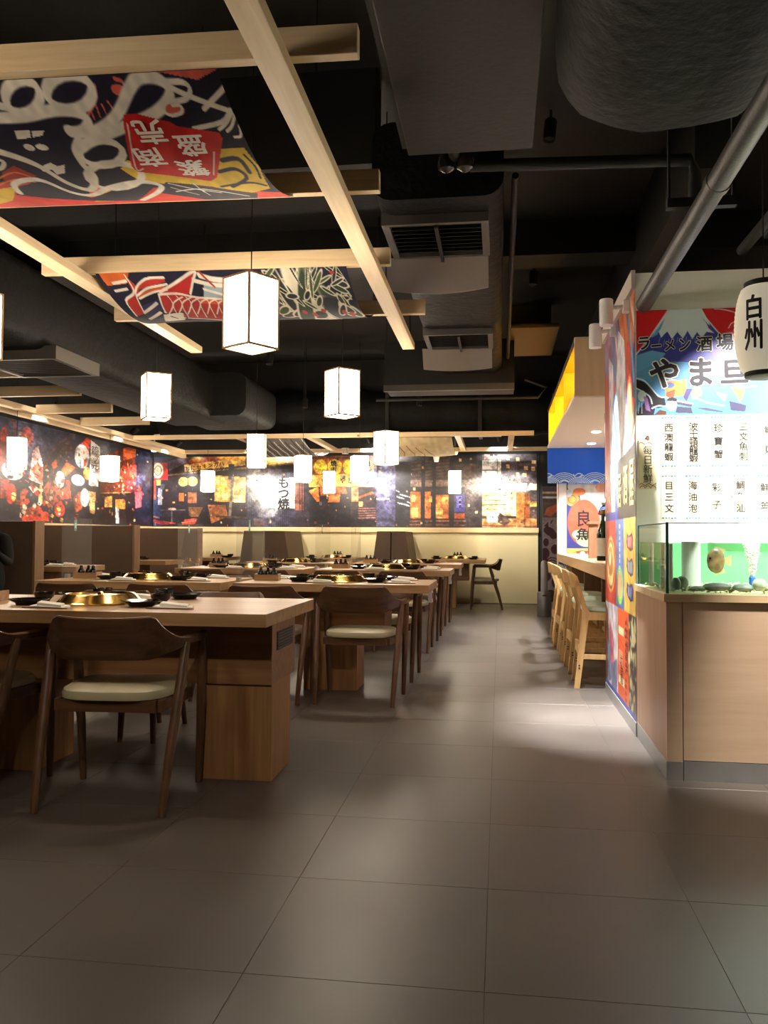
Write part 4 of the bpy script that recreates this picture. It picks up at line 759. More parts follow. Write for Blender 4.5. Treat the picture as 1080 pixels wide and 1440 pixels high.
# ---- poster on the aisle side (units: 100 per metre, x grows towards the camera)
gy, gz = np.meshgrid(np.linspace(6.16, 4.812, 150), np.linspace(2.50, .078, 300))
cv = Cv((6.16-gy)*100, (2.5-gz)*100, (70, 84, 150))
NV = (48, 62, 128)
cv.poly([(0, 0), (134.8, 0), (134.8, 30), (60, 55), (0, 45)], (150, 120, 160)).poly([(60, 0), (134.8, 0), (134.8, 30), (90, 24)], (214, 120, 60))
for k in range(7): cv.line(smooth_path([(20+k*16, 0), (30+k*18, 25), (60+k*14, 50)]), 5, [(206, 92, 50), (96, 150, 206), (226, 206, 190), (60, 60, 120)][k % 4])
cv.poly([(0, 20), (22, 30), (28, 128), (0, 128)], (190, 66, 52)).poly([(22, 15), (44, 25), (50, 110), (30, 128)], (226, 220, 230)).poly([(70, 8), (95, 20), (102, 60), (120, 90), (70, 90), (58, 40)], (232, 228, 236)).poly([(98, 22), (118, 26), (125, 60), (134.8, 62), (134.8, 86), (112, 82)], (214, 74, 44))
cv.poly([(44, 50), (60, 44), (70, 90), (48, 100)], (90, 130, 186)).line(smooth_path([(48, 60), (60, 78), (52, 96)]), 6, (40, 90, 130)).line(smooth_path([(100, 70), (112, 82), (134, 66)]), 4, (60, 130, 120)).line(smooth_path([(96, 80), (115, 90), (134, 78)]), 3, (230, 236, 230))
cv.poly([(0, 95), (66, 95), (66, 128), (0, 128)], (176, 60, 56)).poly([(28, 90), (66, 85), (66, 128), (34, 128)], (226, 222, 228)).poly([(46, 92), (66, 90), (66, 128), (52, 128)], (52, 80, 160)).speck(14, (2, 96, 28, 126), 1, 2.5, [(120, 40, 40), (226, 190, 90)], 2)
cv.poly([(66, 92), (134.8, 86), (134.8, 128), (66, 128)], (44, 42, 38)).rect(0, 123, 66, 128, (40, 56, 140))
cv.rect(0, 128, 55, 184.6, (206, 62, 52)).rect(55, 128, 90, 184.6, (86, 106, 150)).rect(90, 128, 134.8, 184.6, (226, 178, 84))
cv.ell(28, 158, 17, 15, (232, 206, 130)).ell(28, 156, 13, 10, (206, 130, 66)).ell(25, 154, 5, 5, (240, 226, 180)).ring(28, 158, 21, 18, 2, (226, 180, 90)).ell(72, 170, 14, 12, (120, 180, 70)).ell(72, 170, 9, 8, (226, 140, 110))
for k in range(9): cv.rect(70, 132+k*3.6, 74, 134.4+k*3.6, (206, 214, 230))
for k, c in enumerate([(196, 60, 66), (126, 126, 132), (70, 76, 150)]):
    y0 = 138+k*14.5; cv.poly([(102, y0-1), (110, y0+1), (122, y0-1), (126, y0+3), (125, y0+9), (116, y0+10), (105, y0+8), (101, y0+5)], (60, 50, 70)).poly([(104, y0+.5), (111, y0+2), (121, y0+.5), (124, y0+3), (123, y0+8), (115, y0+8.6), (106, y0+7)], c)
    for j in range(4): cv.line([(107+j*4, y0+2.2), (107+j*4, y0+7)], .9, (236, 230, 226))
cv.rect(0, 184.6, 62, 243, (206, 196, 200)).poly([(0, 186), (14, 190), (20, 215), (10, 240), (0, 240)], (110, 60, 50)).poly([(20, 195), (40, 205), (46, 232), (24, 236)], (206, 110, 130)).poly([(10, 210), (24, 215), (30, 236), (12, 240)], (110, 140, 180)).poly([(30, 225), (58, 218), (58, 240), (34, 242)], (120, 126, 160)).noise(6, .2, 3)
cv.rect(62, 184.6, 108, 243, (226, 92, 44)).rect(66, 196, 88, 200.5, (240, 214, 160)).rect(66, 226, 90, 231, (240, 214, 160)).rect(66, 210, 84, 220, (236, 150, 110))
for k in range(12): cv.rect(94, 190+k*4.2, 99, 192.4+k*4.2, (120, 46, 34))
cv.line([(70, 218), (88, 223)], 1, (110, 40, 30)).line([(70, 203), (86, 207)], 1, (190, 66, 40))
cv.rect(108, 184.6, 134.8, 243, (66, 54, 60)).speck(46, (110, 188, 134, 241), 1.5, 5, [(206, 196, 140), (176, 170, 110), (226, 216, 170), (80, 62, 66)], 5).rect(0, 239, 134.8, 243, (60, 76, 170))
O = np.array([.7495, 5.5, .078]); ps = thing('wall_poster', 'tall collage poster covering the aisle side of the menu wall', 'poster', tuple(O))
print_grid('printed_sheet', np.stack([np.full_like(gy, .7495), gy, gz], -1)-O, cv, PRINT, ps)
GOLD = mat('gold_ink', (226, 200, 112), .5)
lettering('lettering', [('居', 5.42, 1.40, -.17, .24, 0), ('酒', 5.17, 1.42, -.17, .26, 0), ('屋', 4.93, 1.42, -.16, .30, 0)], lambda u, v: (-.003, u-5.5, v-.078), GOLD, ps, .012)
lettering('small_lettering', [(c, 5.14+.0, .60-.07*k, -.1, .06, 0) for k, c in enumerate('人気海鮮丼')]+[('拉', 5.36, .33, -.1, .1, 0), ('麺', 5.36, .24, -.1, .1, 0)], lambda u, v: (-.003, u-5.5, v-.078), INK, ps)

# ---- mountain poster: units of a 4.5x sketch, x = 240 + (X-.76)/.000838, y = 144+(2.37-Z)/.000878
YW = 4.808
fx = lambda X: 240+(X-.757)/.000838; fy = lambda Z: 142+(2.372-Z)/.000878
ux = lambda u: .757+(u-240)*.000838; uz = lambda v: 2.372-(v-142)*.000878
gx, gz = np.meshgrid(np.linspace(.757, 1.62, 300), np.linspace(2.372, 1.783, 220))
cv = Cv(fx(gx), fy(gz), (66, 124, 196))
SN = (206, 222, 236)
cv.poly([(240, 140), (460, 140), (400, 210), (330, 310), (240, 420)], (206, 36, 44)).poly([(650, 140), (1300, 140), (1300, 420), (900, 410), (740, 290), (690, 200)], (206, 36, 44))
cv.poly([(455, 138), (652, 138), (700, 215), (770, 300), (900, 420), (880, 470), (240, 520), (240, 425), (330, 315), (405, 210)], (56, 60, 160))
cv.poly([(455, 138), (652, 138), (690, 205), (740, 300), (690, 290), (660, 330), (630, 290), (600, 335), (570, 280), (540, 330), (505, 285), (470, 330), (440, 280), (400, 320), (385, 280), (335, 320), (405, 210)], SN)
cv.poly([(425, 195), (400, 230), (335, 320), (375, 300), (400, 260)], (90, 150, 206)).poly([(655, 190), (700, 240), (725, 265), (745, 305), (705, 270), (690, 235)], (86, 60, 150)).line([(450, 140), (400, 212), (330, 312), (238, 425)], 9, SN).line([(655, 140), (690, 205), (760, 290), (905, 415)], 9, SN)
for k in range(12): cv.line([(395+k*28, 315+(k*37) % 20), (385+k*29, 352+(k*53) % 30)], 5, (120, 140, 206))
cv.line(smooth_path([(740, 145), (790, 150), (850, 165), (900, 185)]), 6, SN).line(smooth_path([(830, 270), (850, 240), (880, 235), (900, 260)]), 6, SN)
cv.poly([(240, 430), (340, 400), (430, 420), (380, 480), (240, 540)], (96, 160, 214)).poly([(720, 405), (860, 400), (900, 440), (820, 480), (740, 460)], (86, 62, 160))
cv.poly([(240, 540), (400, 470), (900, 500), (1300, 480), (1300, 820), (240, 820)], (86, 150, 206)).poly([(420, 600), (560, 590), (560, 690), (430, 700)], (232, 150, 70)).poly([(430, 670), (490, 650), (480, 705), (430, 710)], (206, 80, 60)).poly([(580, 650), (650, 640), (660, 690), (600, 720)], (214, 130, 120)).poly([(540, 700), (560, 650), (600, 650), (560, 730)], (70, 60, 120)).poly([(740, 670), (820, 690), (800, 740)], (120, 200, 206)).poly([(840, 640), (930, 660), (900, 740)], (220, 160, 90))
cv.ell(455, 625, 30, 18, (90, 110, 170)).line(smooth_path([(430, 600), (480, 590), (530, 605)]), 5, SN)
cv.poly([(240, 585), (290, 600), (350, 660), (380, 700), (300, 705), (240, 640)], (30, 28, 34)).poly([(300, 690), (420, 700), (430, 760), (370, 770), (320, 740)], (34, 30, 40)).poly([(240, 790), (300, 720), (360, 770), (350, 815), (240, 815)], (46, 36, 60)).poly([(350, 815), (390, 780), (430, 790), (430, 815)], (96, 52, 44))
cv.poly([(490, 720), (600, 750), (590, 765), (490, 745)], (70, 64, 96)).poly([(500, 760), (590, 770), (600, 805), (490, 800)], (66, 64, 96)).poly([(620, 772), (680, 770), (790, 795), (790, 803), (690, 790)], (80, 76, 110)).poly([(830, 730), (940, 760), (930, 800), (840, 790)], (66, 64, 100))
for pth in ([(240, 575), (300, 600), (380, 690), (430, 700)], [(240, 640), (320, 690), (340, 740)], [(430, 700), (480, 720), (600, 745)], [(340, 770), (380, 755), (430, 760)], [(600, 700), (700, 740), (800, 760)], [(800, 600), (900, 640), (1000, 640)]): cv.line(smooth_path(pth), 9, SN)
cv.ell(275, 690, 26, 36, (206, 220, 228)).poly([(285, 690), (310, 700), (330, 790), (300, 780)], (150, 110, 170)).line([(258, 730), (250, 800)], 4, SN).line([(275, 735), (275, 800)], 4, SN)
cv.ell(465, 745, 34, 44, (206, 222, 230)).poly([(432, 735), (440, 708), (470, 700), (500, 712), (498, 735), (470, 725)], (36, 34, 44)).line([(440, 728), (495, 732)], 5, SN).line([(455, 748), (462, 750)], 5, (40, 36, 44)).line([(480, 748), (487, 747)], 5, (40, 36, 44)).line([(462, 775), (480, 773)], 4, (90, 60, 60))
O = np.array([.757, YW, 1.783]); fp = thing('mountain_poster', 'snow-capped blue mountain poster above the menu strips', 'poster', tuple(O))
print_grid('printed_sheet', np.stack([gx, np.full_like(gx, YW), gz], -1)-O, cv, PRINT, fp)
mapF = lambda d: (lambda u, v: (ux(u)-.757, -d, uz(v)-1.783))
it = [('ラ', 288, 352, 92, -98, .05), ('ー', 368, 372, 76, -90, .05), ('メ', 455, 368, 80, -84, .05), ('ン', 548, 366, 84, -96, .05), ('酒', 676, 366, 104, -100, .02), ('場', 806, 358, 112, -112, .02), ('や', 420, 548, 205, -205, 0), ('ま', 648, 545, 195, -200, 0), ('旦', 862, 545, 190, -170, .03)]
lettering('letter_outline', it, mapF(.0025), WHITEI, fp, .07); lettering('lettering', it, mapF(.004), mat('navy_ink', (36, 34, 48), .6), fp, .03)

# ---- menu strips and sign plate
CREAMP = mat('menu_paper', (236, 226, 196), .7); WAVE = mat('wave_ink', (70, 130, 150), .6)
MENU = [['西澳龍蝦', '波士頓龍蝦', '珍寶蟹', '三文魚刺', '鮮貝'], ['目三文', '海油泡', '彩子', '鯛魚汕', '鮮金']]
wx = lambda px: -2.6218+.003772*px; wz = lambda py: 4.0925-.0039509*py
names = ['leftmost', 'second', 'third', 'fourth', 'fifth']
for r_, (y0, y1) in enumerate(((586, 660), (668, 733))):
    for k in range(5):
        px = 941.5+k*33.4+(1.5*k if r_ == 0 else 0); s = MENU[r_][k]; X0, X1, Z1, Z0 = wx(px-11), wx(px+11), wz(y0), wz(y1)
        t = thing('menu_strip', '%s cream menu strip in the %s row on the white wall' % (names[k], ['upper', 'lower'][r_]), 'menu', ((X0+X1)/2, 4.81, Z0), 0, 'menu strips above the tank')
        MB().box(-(X1-X0)/2, (X1-X0)/2, -.004, 0, 0, Z1-Z0).build('card', CREAMP, t)
        n = len(s); H = Z1-Z0
        for j, c in enumerate(s): lettering('character', [(c, 0, H*.84-(j+.35)*H*.74/n, .05, .05, 0)], lambda u, v: (u, -.0055, v), INK, t, .012)
        for zz in (.012, H-.012):
            b = MB(); [b.box(-.038+j*.016, -.038+j*.016+.011, -.0055, -.004, zz-.005+.002*(j % 3), zz+.005) for j in range(5)]
            b.build('wave_border', WAVE, t)
t = thing('sign_plate', 'small cream scroll plate beside the poster corner with four brush characters', 'sign', (.815, 4.81, 1.37))
b = MB(); b.box(-.05, .05, -.012, 0, 0, .275).build('card', CREAMP, t, bevel=.004)
lettering('lettering', [(c, 0, .215-.052*j, .054, .054, 0) for j, c in enumerate('每日新鮮')], lambda u, v: (u, -.0135, v), INK, t)
b = MB()
for zz in (.025, .255): [b.tube([(-.045+j*.01, -.0135, zz+.006*math.sin(j*1.6)), (-.035+j*.01, -.0135, zz+.006*math.sin(j*1.6+1.6))], .0016, 5) for j in range(9)]
for j in range(3): b.tube([(-.03+j*.03+.013*math.cos(a), -.0135, .004+.013*math.sin(a)) for a in np.linspace(0, math.pi, 7)], .0014, 5)
b.lathe([(.0, 0), (.012, .01), (.008, .03), (0, .034)], 8, (0, -.011, .265), 1, .3); b.build('scroll_ornament', mat('brown_ink', (110, 70, 56), .6), t)

# ---- bar soffit (header box with bottle shelves), blue wave board, end wall
t = thing('bar_header', 'wood-faced header box above the bar with yellow bottle shelves', 'header', (1.1, 7.07, 2.27)); O = (1.1, 7.07, 2.27)
MB(O).box(.616, 2.4, 7.07, 7.12, 2.28, 2.77).build('end_panel', wood('header_wood', (208, 174, 138), (222, 190, 154), 'z', .5, grain=14), t)
MB(O).box(.616, 2.4, 7.12, 11.06, 2.27, 2.30).build('soffit_panel', WHITE, t); MB(O).box(.616, 2.4, 7.12, 11.06, 2.74, 2.77).build('top_panel', BLACK, t)
MB(O).box(1.0, 1.03, 7.12, 11.06, 2.30, 2.74).build('shelf_back', YELLOW, t); MB(O).box(.63, 1.0, 7.12, 11.06, 2.30, 2.305).build('shelf_floor', YELLOW, t); MB(O).box(.63, 1.0, 7.12, 11.06, 2.735, 2.74).build('shelf_top', YELLOW, t)
for yy in (7.12, 8.45, 9.8, 11.02): MB(O).box(.63, 1.0, yy, yy+.03, 2.305, 2.735).build('shelf_divider', YELLOW, t)
for yy in (7.4, 8.8, 10.1): MB(O).box(.93, .98, yy, yy+.85, 2.715, 2.733).build('shelf_lamp', MATS.get('led_yellow') or emit('led_yellow', (1, .85, .4), 45), t)
for x, y in SOFFIT: MB(O).lathe([(.045, -.006), (.05, 0), (.05, .004)], 16, (x, y, 2.268)).build('downlight', MATS.get('led_disc') or emit('led_disc', (1, .98, .95), 12), t)
gx, gz = np.meshgrid(np.linspace(.618, 1.5, 260), np.linspace(2.27, 1.815, 150))
cv = Cv((gx-.618)*100, (2.27-gz)*100, (2, 92, 232)); LB = (196, 220, 240)
def seig(cx, cy, rx, ry):
    cv.ell(cx, cy, rx, ry, (14, 96, 222), 0, .02)
    for f_ in (1, .85, .7, .55, .4): cv.ring(cx, cy, rx*f_, ry*f_, .9, LB)
for k in range(3): seig(21+k*39, 47, 18, 15)
for k in range(4): seig(1.5+k*39, 49, 15, 11)
for k in range(3): cv.line(smooth_path([(k*39-4, 36), (k*39, 33), (k*39+5, 34.5), (k*39+2, 37)]), 1.1, LB).line(smooth_path([(k*39-6, 34), (k*39-3, 38.5), (k*39+7, 35.5)]), 1.1, LB).line(smooth_path([(k*39+17, 44), (k*39+21, 42), (k*39+27, 44)]), 1.6, LB)
t = thing('wave_board', 'blue hanging board with white wave crests at the end of the bar', 'board', (1.0, 11.08, 1.815)); O = np.array([1.0, 11.08, 1.815])
MB(O).box(.618, 2.4, 11.075, 11.10, 1.815, 2.27).build('board', BLUE, t); print_grid('printed_face', np.stack([gx, np.full_like(gx, 11.073), gz], -1)-O, cv, PRINT, t)

# end wall of the bar with the fish poster
we = struct('wall_bar_end', MB().box(.87, 2.75, 11.22, 11.34, 0, 1.83), mat('ochre_wall', (206, 180, 110), .6))
gx, gz = np.meshgrid(np.linspace(.872, 1.6, 200), np.linspace(1.83, .55, 330))
cv = Cv((gx-.872)*100, (1.83-gz)*100, (56, 62, 132)); 
cv.poly([(14, 0), (74, 0), (74, 55), (40, 62), (20, 40)], (240, 240, 240)).ell(12, 5, 11, 9, (214, 226, 236)).ell(16, 12, 8, 5, (220, 130, 90)).ell(7, 22, 9, 9, (206, 160, 90)).ring(7, 22, 5, 5, 1, (150, 100, 60)).ell(45, 6, 8, 6, (236, 180, 150)).ell(60, 25, 9, 10, (236, 220, 210)).ell(2, 14, 5, 5, (200, 216, 230))
cv.ell(22, 52, 21, 30, (222, 92, 66)).ell(25, 74, 13, 10, (206, 222, 160)).ell(15, 68, 8, 6, (206, 222, 170)).line([(13, 70), (16, 72)], 3, (50, 70, 66)).line([(22, 71), (25, 74)], 3, (50, 70, 66)).line([(32, 73), (35, 75)], 3, (50, 70, 66))
cv.poly([(36, 78), (74, 70), (74, 86), (36, 86)], (66, 70, 140)).line([(40, 80), (48, 74), (55, 82)], 1.4, (190, 150, 190))
cv.rect(0, 86, 74, 130, (206, 182, 104))
for y0, c, c2 in ((90, (186, 80, 76), (226, 150, 130)), (110, (70, 72, 120), (140, 150, 170))): cv.poly([(6, y0+1), (18, y0-1), (48, y0), (60, y0-2), (58, y0+5), (60, y0+10), (48, y0+8), (18, y0+8), (7, y0+6)], c).rect(26, y0+1, 46, y0+7, c2).ell(20, y0+3.5, 3.6, 3.6, (246, 240, 236)).ell(9, y0+3, 4, 3, (160, 170, 80))
cv.noise(4, .06, 2)
O = np.array([1.1, 11.214, .55]); t = thing('fish_poster', 'navy poster with a red sun and two large brush characters behind the bar', 'poster', tuple(O))
print_grid('printed_sheet', np.stack([gx, np.full_like(gx, 11.214), gz], -1)-O, cv, PRINT, t)
lettering('lettering', [('良', 1.085, 1.36, .20, .22, 0), ('魚', 1.085, 1.155, .18, .17, 0)], lambda u, v: (u-1.1, -.004, v-.55), INK, t, .02)
# white printed post and dark fish board by the back wall
gx, gz = np.meshgrid(np.linspace(.752, .866, 60), np.linspace(1.83, 0.0, 240))
cv = Cv((gx-.752)*100, (1.83-gz)*100, (238, 238, 238)); cv.line(smooth_path([(8, 40), (6, 60), (9, 80), (7, 95)]), 2, (206, 190, 200)).speck(26, (2, 98, 10, 118), .4, 1.3, [(70, 110, 180), (110, 140, 200)], 4).line([(1.2, 0), (1.2, 183)], .8, (200, 150, 140)).speck(10, (3, 130, 10, 175), .5, 1.4, [(196, 90, 90), (90, 110, 170)], 6)
t = thing('banner_post', 'narrow white printed post standing at the end of the bar', 'post', (.809, 11.25, 0)); MB((.809, 11.25, 0)).box(.752, .866, 11.2, 11.34, 0, 1.83).build('post', WHITE, t)
print_grid('printed_face', np.stack([gx, np.full_like(gx, 11.197), gz], -1)-np.array([.809, 11.25, 0]), cv, PRINT, t)
gx, gz = np.meshgrid(np.linspace(.62, .86, 90), np.linspace(1.86, 0.0, 320))
cv = Cv((gx-.62)*100, (1.86-gz)*100, (150, 140, 150)); MR = (74, 34, 48)
cv.rect(0, 0, 24, 46, (96, 88, 92)).rect(0, 8, 24, 11, (226, 190, 150)).rect(0, 15, 24, 18, (236, 236, 230)).poly([(2, 42), (6, 32), (20, 26), (24, 34), (12, 44)], (206, 110, 80)).rect(0, 24, 24, 27, (120, 90, 80))
cv.ell(10, 66, 9, 6, MR, .5).ell(16, 72, 6, 5, MR).poly([(2, 58), (8, 52), (9, 62)], MR).ell(5, 82, 4, 6, MR).ell(18, 92, 6, 7, MR).ell(4, 98, 6, 8, MR).line([(12, 54), (14, 50)], 1.5, MR)
for k in range(4): cv.line(smooth_path([(6, 108+k*4), (13, 104+k*4), (22, 107+k*4)]), 1.6, MR)
cv.ell(3, 112, 6, 8, MR).ell(20, 140, 7, 9, MR).ell(6, 132, 6, 6, MR).ell(12, 160, 8, 9, MR).noise(3, .1, 2)
t = thing('fish_board', 'grey board with maroon carp pattern next to the steel bin', 'board', (.74, 12.5, 0)); MB((.74, 12.5, 0)).box(.62, .86, 12.45, 12.5, 0, 1.86).build('board', mat('board_core', (90, 80, 84), .6), t)
print_grid('printed_face', np.stack([gx, np.full_like(gx, 12.447), gz], -1)-np.array([.74, 12.5, 0]), cv, PRINT, t)

# ================================================================== TANK COUNTER
CX, CY0, CY1 = .752, 3.97, 4.805
O = (1.7, CY0, 0); t = thing('tank_counter', 'pale laminate counter with steel kick plate carrying the fish tank', 'counter', O)
MB(O).box(CX, 2.7, CY0+.012, CY1, .085, .806).build('carcass', LAM_D, t)
MB(O).box(CX, .8215, CY0, CY0+.012, .085, .805).build('corner_panel', LAM, t)
MB(O).box(.8255, 2.05, CY0, CY0+.012, .092, .805).build('door_panel', LAM, t); MB(O).box(2.055, 2.7, CY0, CY0+.012, .092, .805).build('door_panel', LAM, t)
MB(O).box(CX-.002, .8225, CY0-.001, CY0+.03, 0, .085).build('kick_plate', STEEL, t); MB(O).box(.8255, 2.7, CY0-.001, CY0+.03, 0, .089).build('kick_plate', STEEL, t)
MB(O).box(CX-.001, CX+.03, CY0+.03, CY1, 0, .085).build('kick_plate', STEEL, t)
MB(O).box(CX-.012, 2.7, CY0-.012, CY1, .806, .843).build('worktop', SLAB, t, bevel=.002)

# ---- fish tank
ZT, ZW, TX1 = .8435, 1.075, 2.45; TB = 4.775
O = (1.5, 4.38, ZT); t = thing('fish_tank', 'long green-tinted glass fish tank standing on the laminate counter', 'fish tank', O)
MB(O).box(.757, TX1, 3.985, 3.993, ZT, 1.168).build('front_pane', GLASS, t); MB(O).box(.757, .765, 3.993, TB, ZT, 1.168).build('side_pane', GLASS, t)
MB(O).box(TX1-.008, TX1, 3.993, TB, ZT, 1.168).build('side_pane', GLASS, t)
MB(O).box(.755, .7665, 3.982, 3.994, ZT, 1.17).build('corner_edge', GEDGE, t); MB(O).box(.755, .763, TB-.004, TB+.004, ZT, 1.166).build('corner_edge', GEDGE, t); MB(O).box(.757, .765, 3.994, TB, 1.162, 1.168).build('rim', GEDGE, t); MB(O).box(.7665, TX1, 3.983, 3.993, 1.163, 1.168).build('rim', mat('glass_rim', (150, 200, 196), .15, spec=.8), t)
MB(O).box(.766, TX1-.01, TB-.012, TB-.002, ZT, ZW+.0).build('green_backing', mat('green_backing', (122, 192, 138), .45, var=.06, vscale=2), t)
wm = glass('water', (.90, .985, .94))
bw = MB(O); bw.box(.7665, TX1-.009, 3.994, TB-.014, ZT+.003, ZW); bw.build('water', wm, t)
STONE = [mat('stone_%d' % k, c, .6, var=.3, vscale=14, bump=.2, bscale=30) for k, c in enumerate([(150, 160, 142), (170, 166, 146), (124, 134, 122), (204, 200, 182)])]
def pebble(name, loc, sx, sy, sz, rz, m, label, seed):
    g = np.random.default_rng(seed); rings = []
    for i in range(1, 8):
        th = math.pi*i/8; rings.append([(sx*math.sin(th)*math.cos(a)*(1+.12*math.sin(2*a+seed)), sy*math.sin(th)*math.sin(a)*(1+.1*math.cos(3*a+seed)), sz-sz*math.cos(th)*(1 if th > 1.57 else .9)) for a in np.linspace(0, 2*math.pi, 14, False)])
    o = MB().loft(rings).build(name, m, None, smooth=True); o.location = loc; o.rotation_euler = (g.uniform(-.05, .05), g.uniform(-.05, .05), rz); tag(o, label, 'stone', 'stones on the tank floor')
PB = [(.815, 4.06, .022, .02, .032, 0, 2, 'slim dark upright stone in the tank corner behind the edge'), (.852, 4.12, .03, .026, .034, .4, 0, 'rounded grey stone near the tank corner'), (.905, 4.03, .038, .03, .013, .1, 0, 'low flat pebble left of the filter cylinder base'),
      (.985, 4.02, .062, .036, .022, .05, 2, 'long dark green stone, largest at the front glass'), (1.055, 4.05, .022, .02, .013, 0, 1, 'small pebble between the two dark stones'), (1.10, 4.02, .052, .032, .02, -.2, 2, 'dark slanting stone in the middle of the tank front'),
      (1.175, 4.03, .038, .03, .032, .3, 3, 'pale ridged stone beside the blue air stone'), (1.225, 4.04, .034, .028, .017, 0, 1, 'grey pebble in front of the blue air stone'), (1.285, 4.02, .046, .03, .022, .1, 0, 'rounded olive stone at the right of the bubble column'),
      (.835, 4.25, .03, .03, .025, .2, 1, 'brownish stone at the side pane, further back'), (1.36, 4.05, .045, .034, .02, .4, 3, 'pale flat stone near the right image edge')]
for k, (x, y, a, b, c, rz, m, lb) in enumerate(PB): pebble('stone', (x, y, ZT+.008), a, b, c, rz, STONE[m], lb, k)
# gravel bed: nobody could count it
g = MB((1.5, 4.38, ZT)); rg = random.Random(5)
for k in range(900):
    x, y, r_ = rg.uniform(.775, 1.9), rg.uniform(4.0, 4.74), rg.uniform(.004, .011); z = ZT+.006+rg.random()*.012
    g.add([(x+r_, y, z), (x, y+r_, z), (x-r_, y, z), (x, y-r_, z), (x, y, z+r_*.8), (x, y, z-r_*.6)], [(0, 1, 4), (1, 2, 4), (2, 3, 4), (3, 0, 4), (1, 0, 5), (2, 1, 5), (3, 2, 5), (0, 3, 5)])
g.build('gravel', mat('gravel', (186, 178, 150), .7, var=.3, vscale=40), t, kind='stuff')
MB(O).tube([(1.02-.06, 4.42, ZT+.01), (1.02-.06, 4.42, ZW+.005)], .046, 20).build('filter_cylinder', mat('filter_white', (206, 212, 210), .35), t, smooth=True)
for k, (x, y) in enumerate(((.80, 4.62), (.80, 4.30), (.80, 4.12))): MB(O).tube([(x, y, ZT+.01), (x, y, ZW-.005)], .013, 12).build('pipe', WHITEM, t, smooth=True)
o = MB((1.235, 4.35, ZT)).lathe([(.012, 0), (.016, .004), (.016, .05), (.008, .058)], 12, (1.235, 4.35, ZT+.012)).build('air_stone', mat('air_stone', (40, 90, 190), .6), None, smooth=True); o.location = (1.235, 4.35, ZT); tag(o, 'small blue air stone under the bubble column in the tank', 'air stone')
b = MB((1.235, 4.35, ZT))
for k in range(500):
    h_ = rg.random()**.8; s_ = .010+.032*h_; a = rg.uniform(0, 6.283); rr = s_*math.sqrt(rg.random()); x, y, z, r_ = 1.235+rr*math.cos(a), 4.35+rr*math.sin(a), ZT+.07+h_*(ZW-ZT-.075), rg.uniform(.0025, .006)
    b.add([(x+r_, y, z), (x, y+r_, z), (x-r_, y, z), (x, y-r_, z), (x, y, z+r_), (x, y, z-r_)], [(0, 1, 4), (1, 2, 4), (2, 3, 4), (3, 0, 4), (1, 0, 5), (2, 1, 5), (3, 2, 5), (0, 3, 5)])
tag(b.build('air_bubbles', mat('bubbles', (250, 252, 252), .2), None, kind='stuff', smooth=True), 'rising column of white bubbles above the blue air stone', 'bubbles').location = (1.235, 4.35, ZT)
# round fish
FO = (1.075, 4.40, .985); t2 = thing('flat_fish', 'round brown fish hovering beside the white filter cylinder', 'fish', FO)
rings = [[(.045*s_*math.cos(a)*1.0, .012*s_*math.sin(a), z+.055*.0) for a in np.linspace(0, 2*math.pi, 14, False)] for s_, z in [(.05, -.062), (.55, -.054), (.85, -.034), (1, 0), (.86, .034), (.55, .052), (.05, .06)]]
MB().loft(rings).build('body', mat('fish_skin', (120, 96, 66), .35, var=.6, vscale=30), t2, smooth=True)
MB().hexa([(.04, -.002, -.012), (.075, -.002, -.03), (.075, .002, -.03), (.04, .002, -.012), (.04, -.002, .012), (.075, -.002, .03), (.075, .002, .03), (.04, .002, .012)]).build('tail_fin', mat('fish_fin', (176, 160, 120), .4), t2)
for s_ in (1, -1): MB().hexa([(-.02, -.0015, .05*s_), (.035, -.0015, .04*s_), (.035, .0015, .04*s_), (-.02, .0015, .05*s_), (-.0, -.001, .072*s_), (.05, -.001, .058*s_), (.05, .001, .058*s_), (-.0, .001, .072*s_)]).build('fin', MATS['fish_fin'], t2)
MB().lathe([(.001, 0), (.006, .001), (.004, .004), (.001, .005)], 10, (0, 0, 0)).build('eye', BOTTLE, t2).matrix_local = Matrix.Translation((-.03, -.011, .012)) @ Matrix.Rotation(R(90), 4, 'X')
# light bar over the tank
t = thing('tank_light', 'slim bright light bar on brackets above the fish tank', 'lamp', (1.75, 4.6, 1.3)); O = (1.75, 4.6, 1.3)
MB(O).box(1.2, 2.3, 4.56, 4.62, 1.3, 1.325).build('housing', WHITEM, t, bevel=.004); MB(O).box(1.22, 2.28, 4.566, 4.614, 1.294, 1.3).build('diffuser', emit('tank_led', (.95, 1, .98), 22), t)
for x in (1.3, 2.2): MB(O).box(x, x+.02, 4.62, 4.81, 1.305, 1.315).build('bracket', WHITEM, t)

# ---- round paper lantern
LX, LY, LZ = 1.195, 4.0, 1.83
t = thing('paper_lantern', 'round white paper lantern with two black brush characters at the right edge', 'lantern', (LX, LY, LZ))
prof = []
for k in range(41):
    a = k/40; r_ = .085+.04*math.sin(math.pi*a)**.55+(.0022 if k % 2 else 0); prof.append((r_, .025+a*.39))
pl = bpy.data.materials.new('lantern_skin'); pl.use_nodes = True; b_ = pl.node_tree.nodes['Principled BSDF']; b_.inputs['Base Color'].default_value = (*lin((236, 226, 196)), 1); b_.inputs['Roughness'].default_value = .7; b_.inputs['Emission Color'].default_value = (1, .9, .7, 1); b_.inputs['Emission Strength'].default_value = .22
MB().lathe(prof, 32).build('paper_body', pl, t, smooth=True)
MB().lathe([(.075, 0), (.084, .004), (.084, .026), (.076, .03)], 28).build('rim', RUBBER, t, smooth=True); MB().lathe([(.076, .412), (.084, .415), (.084, .438), (.075, .442)], 28).build('rim', RUBBER, t, smooth=True)
MB().tube([(0, 0, .44), (0, 0, .50), (0, 0, 1.9)], .0035, 6).build('cord', RUBBER, t)
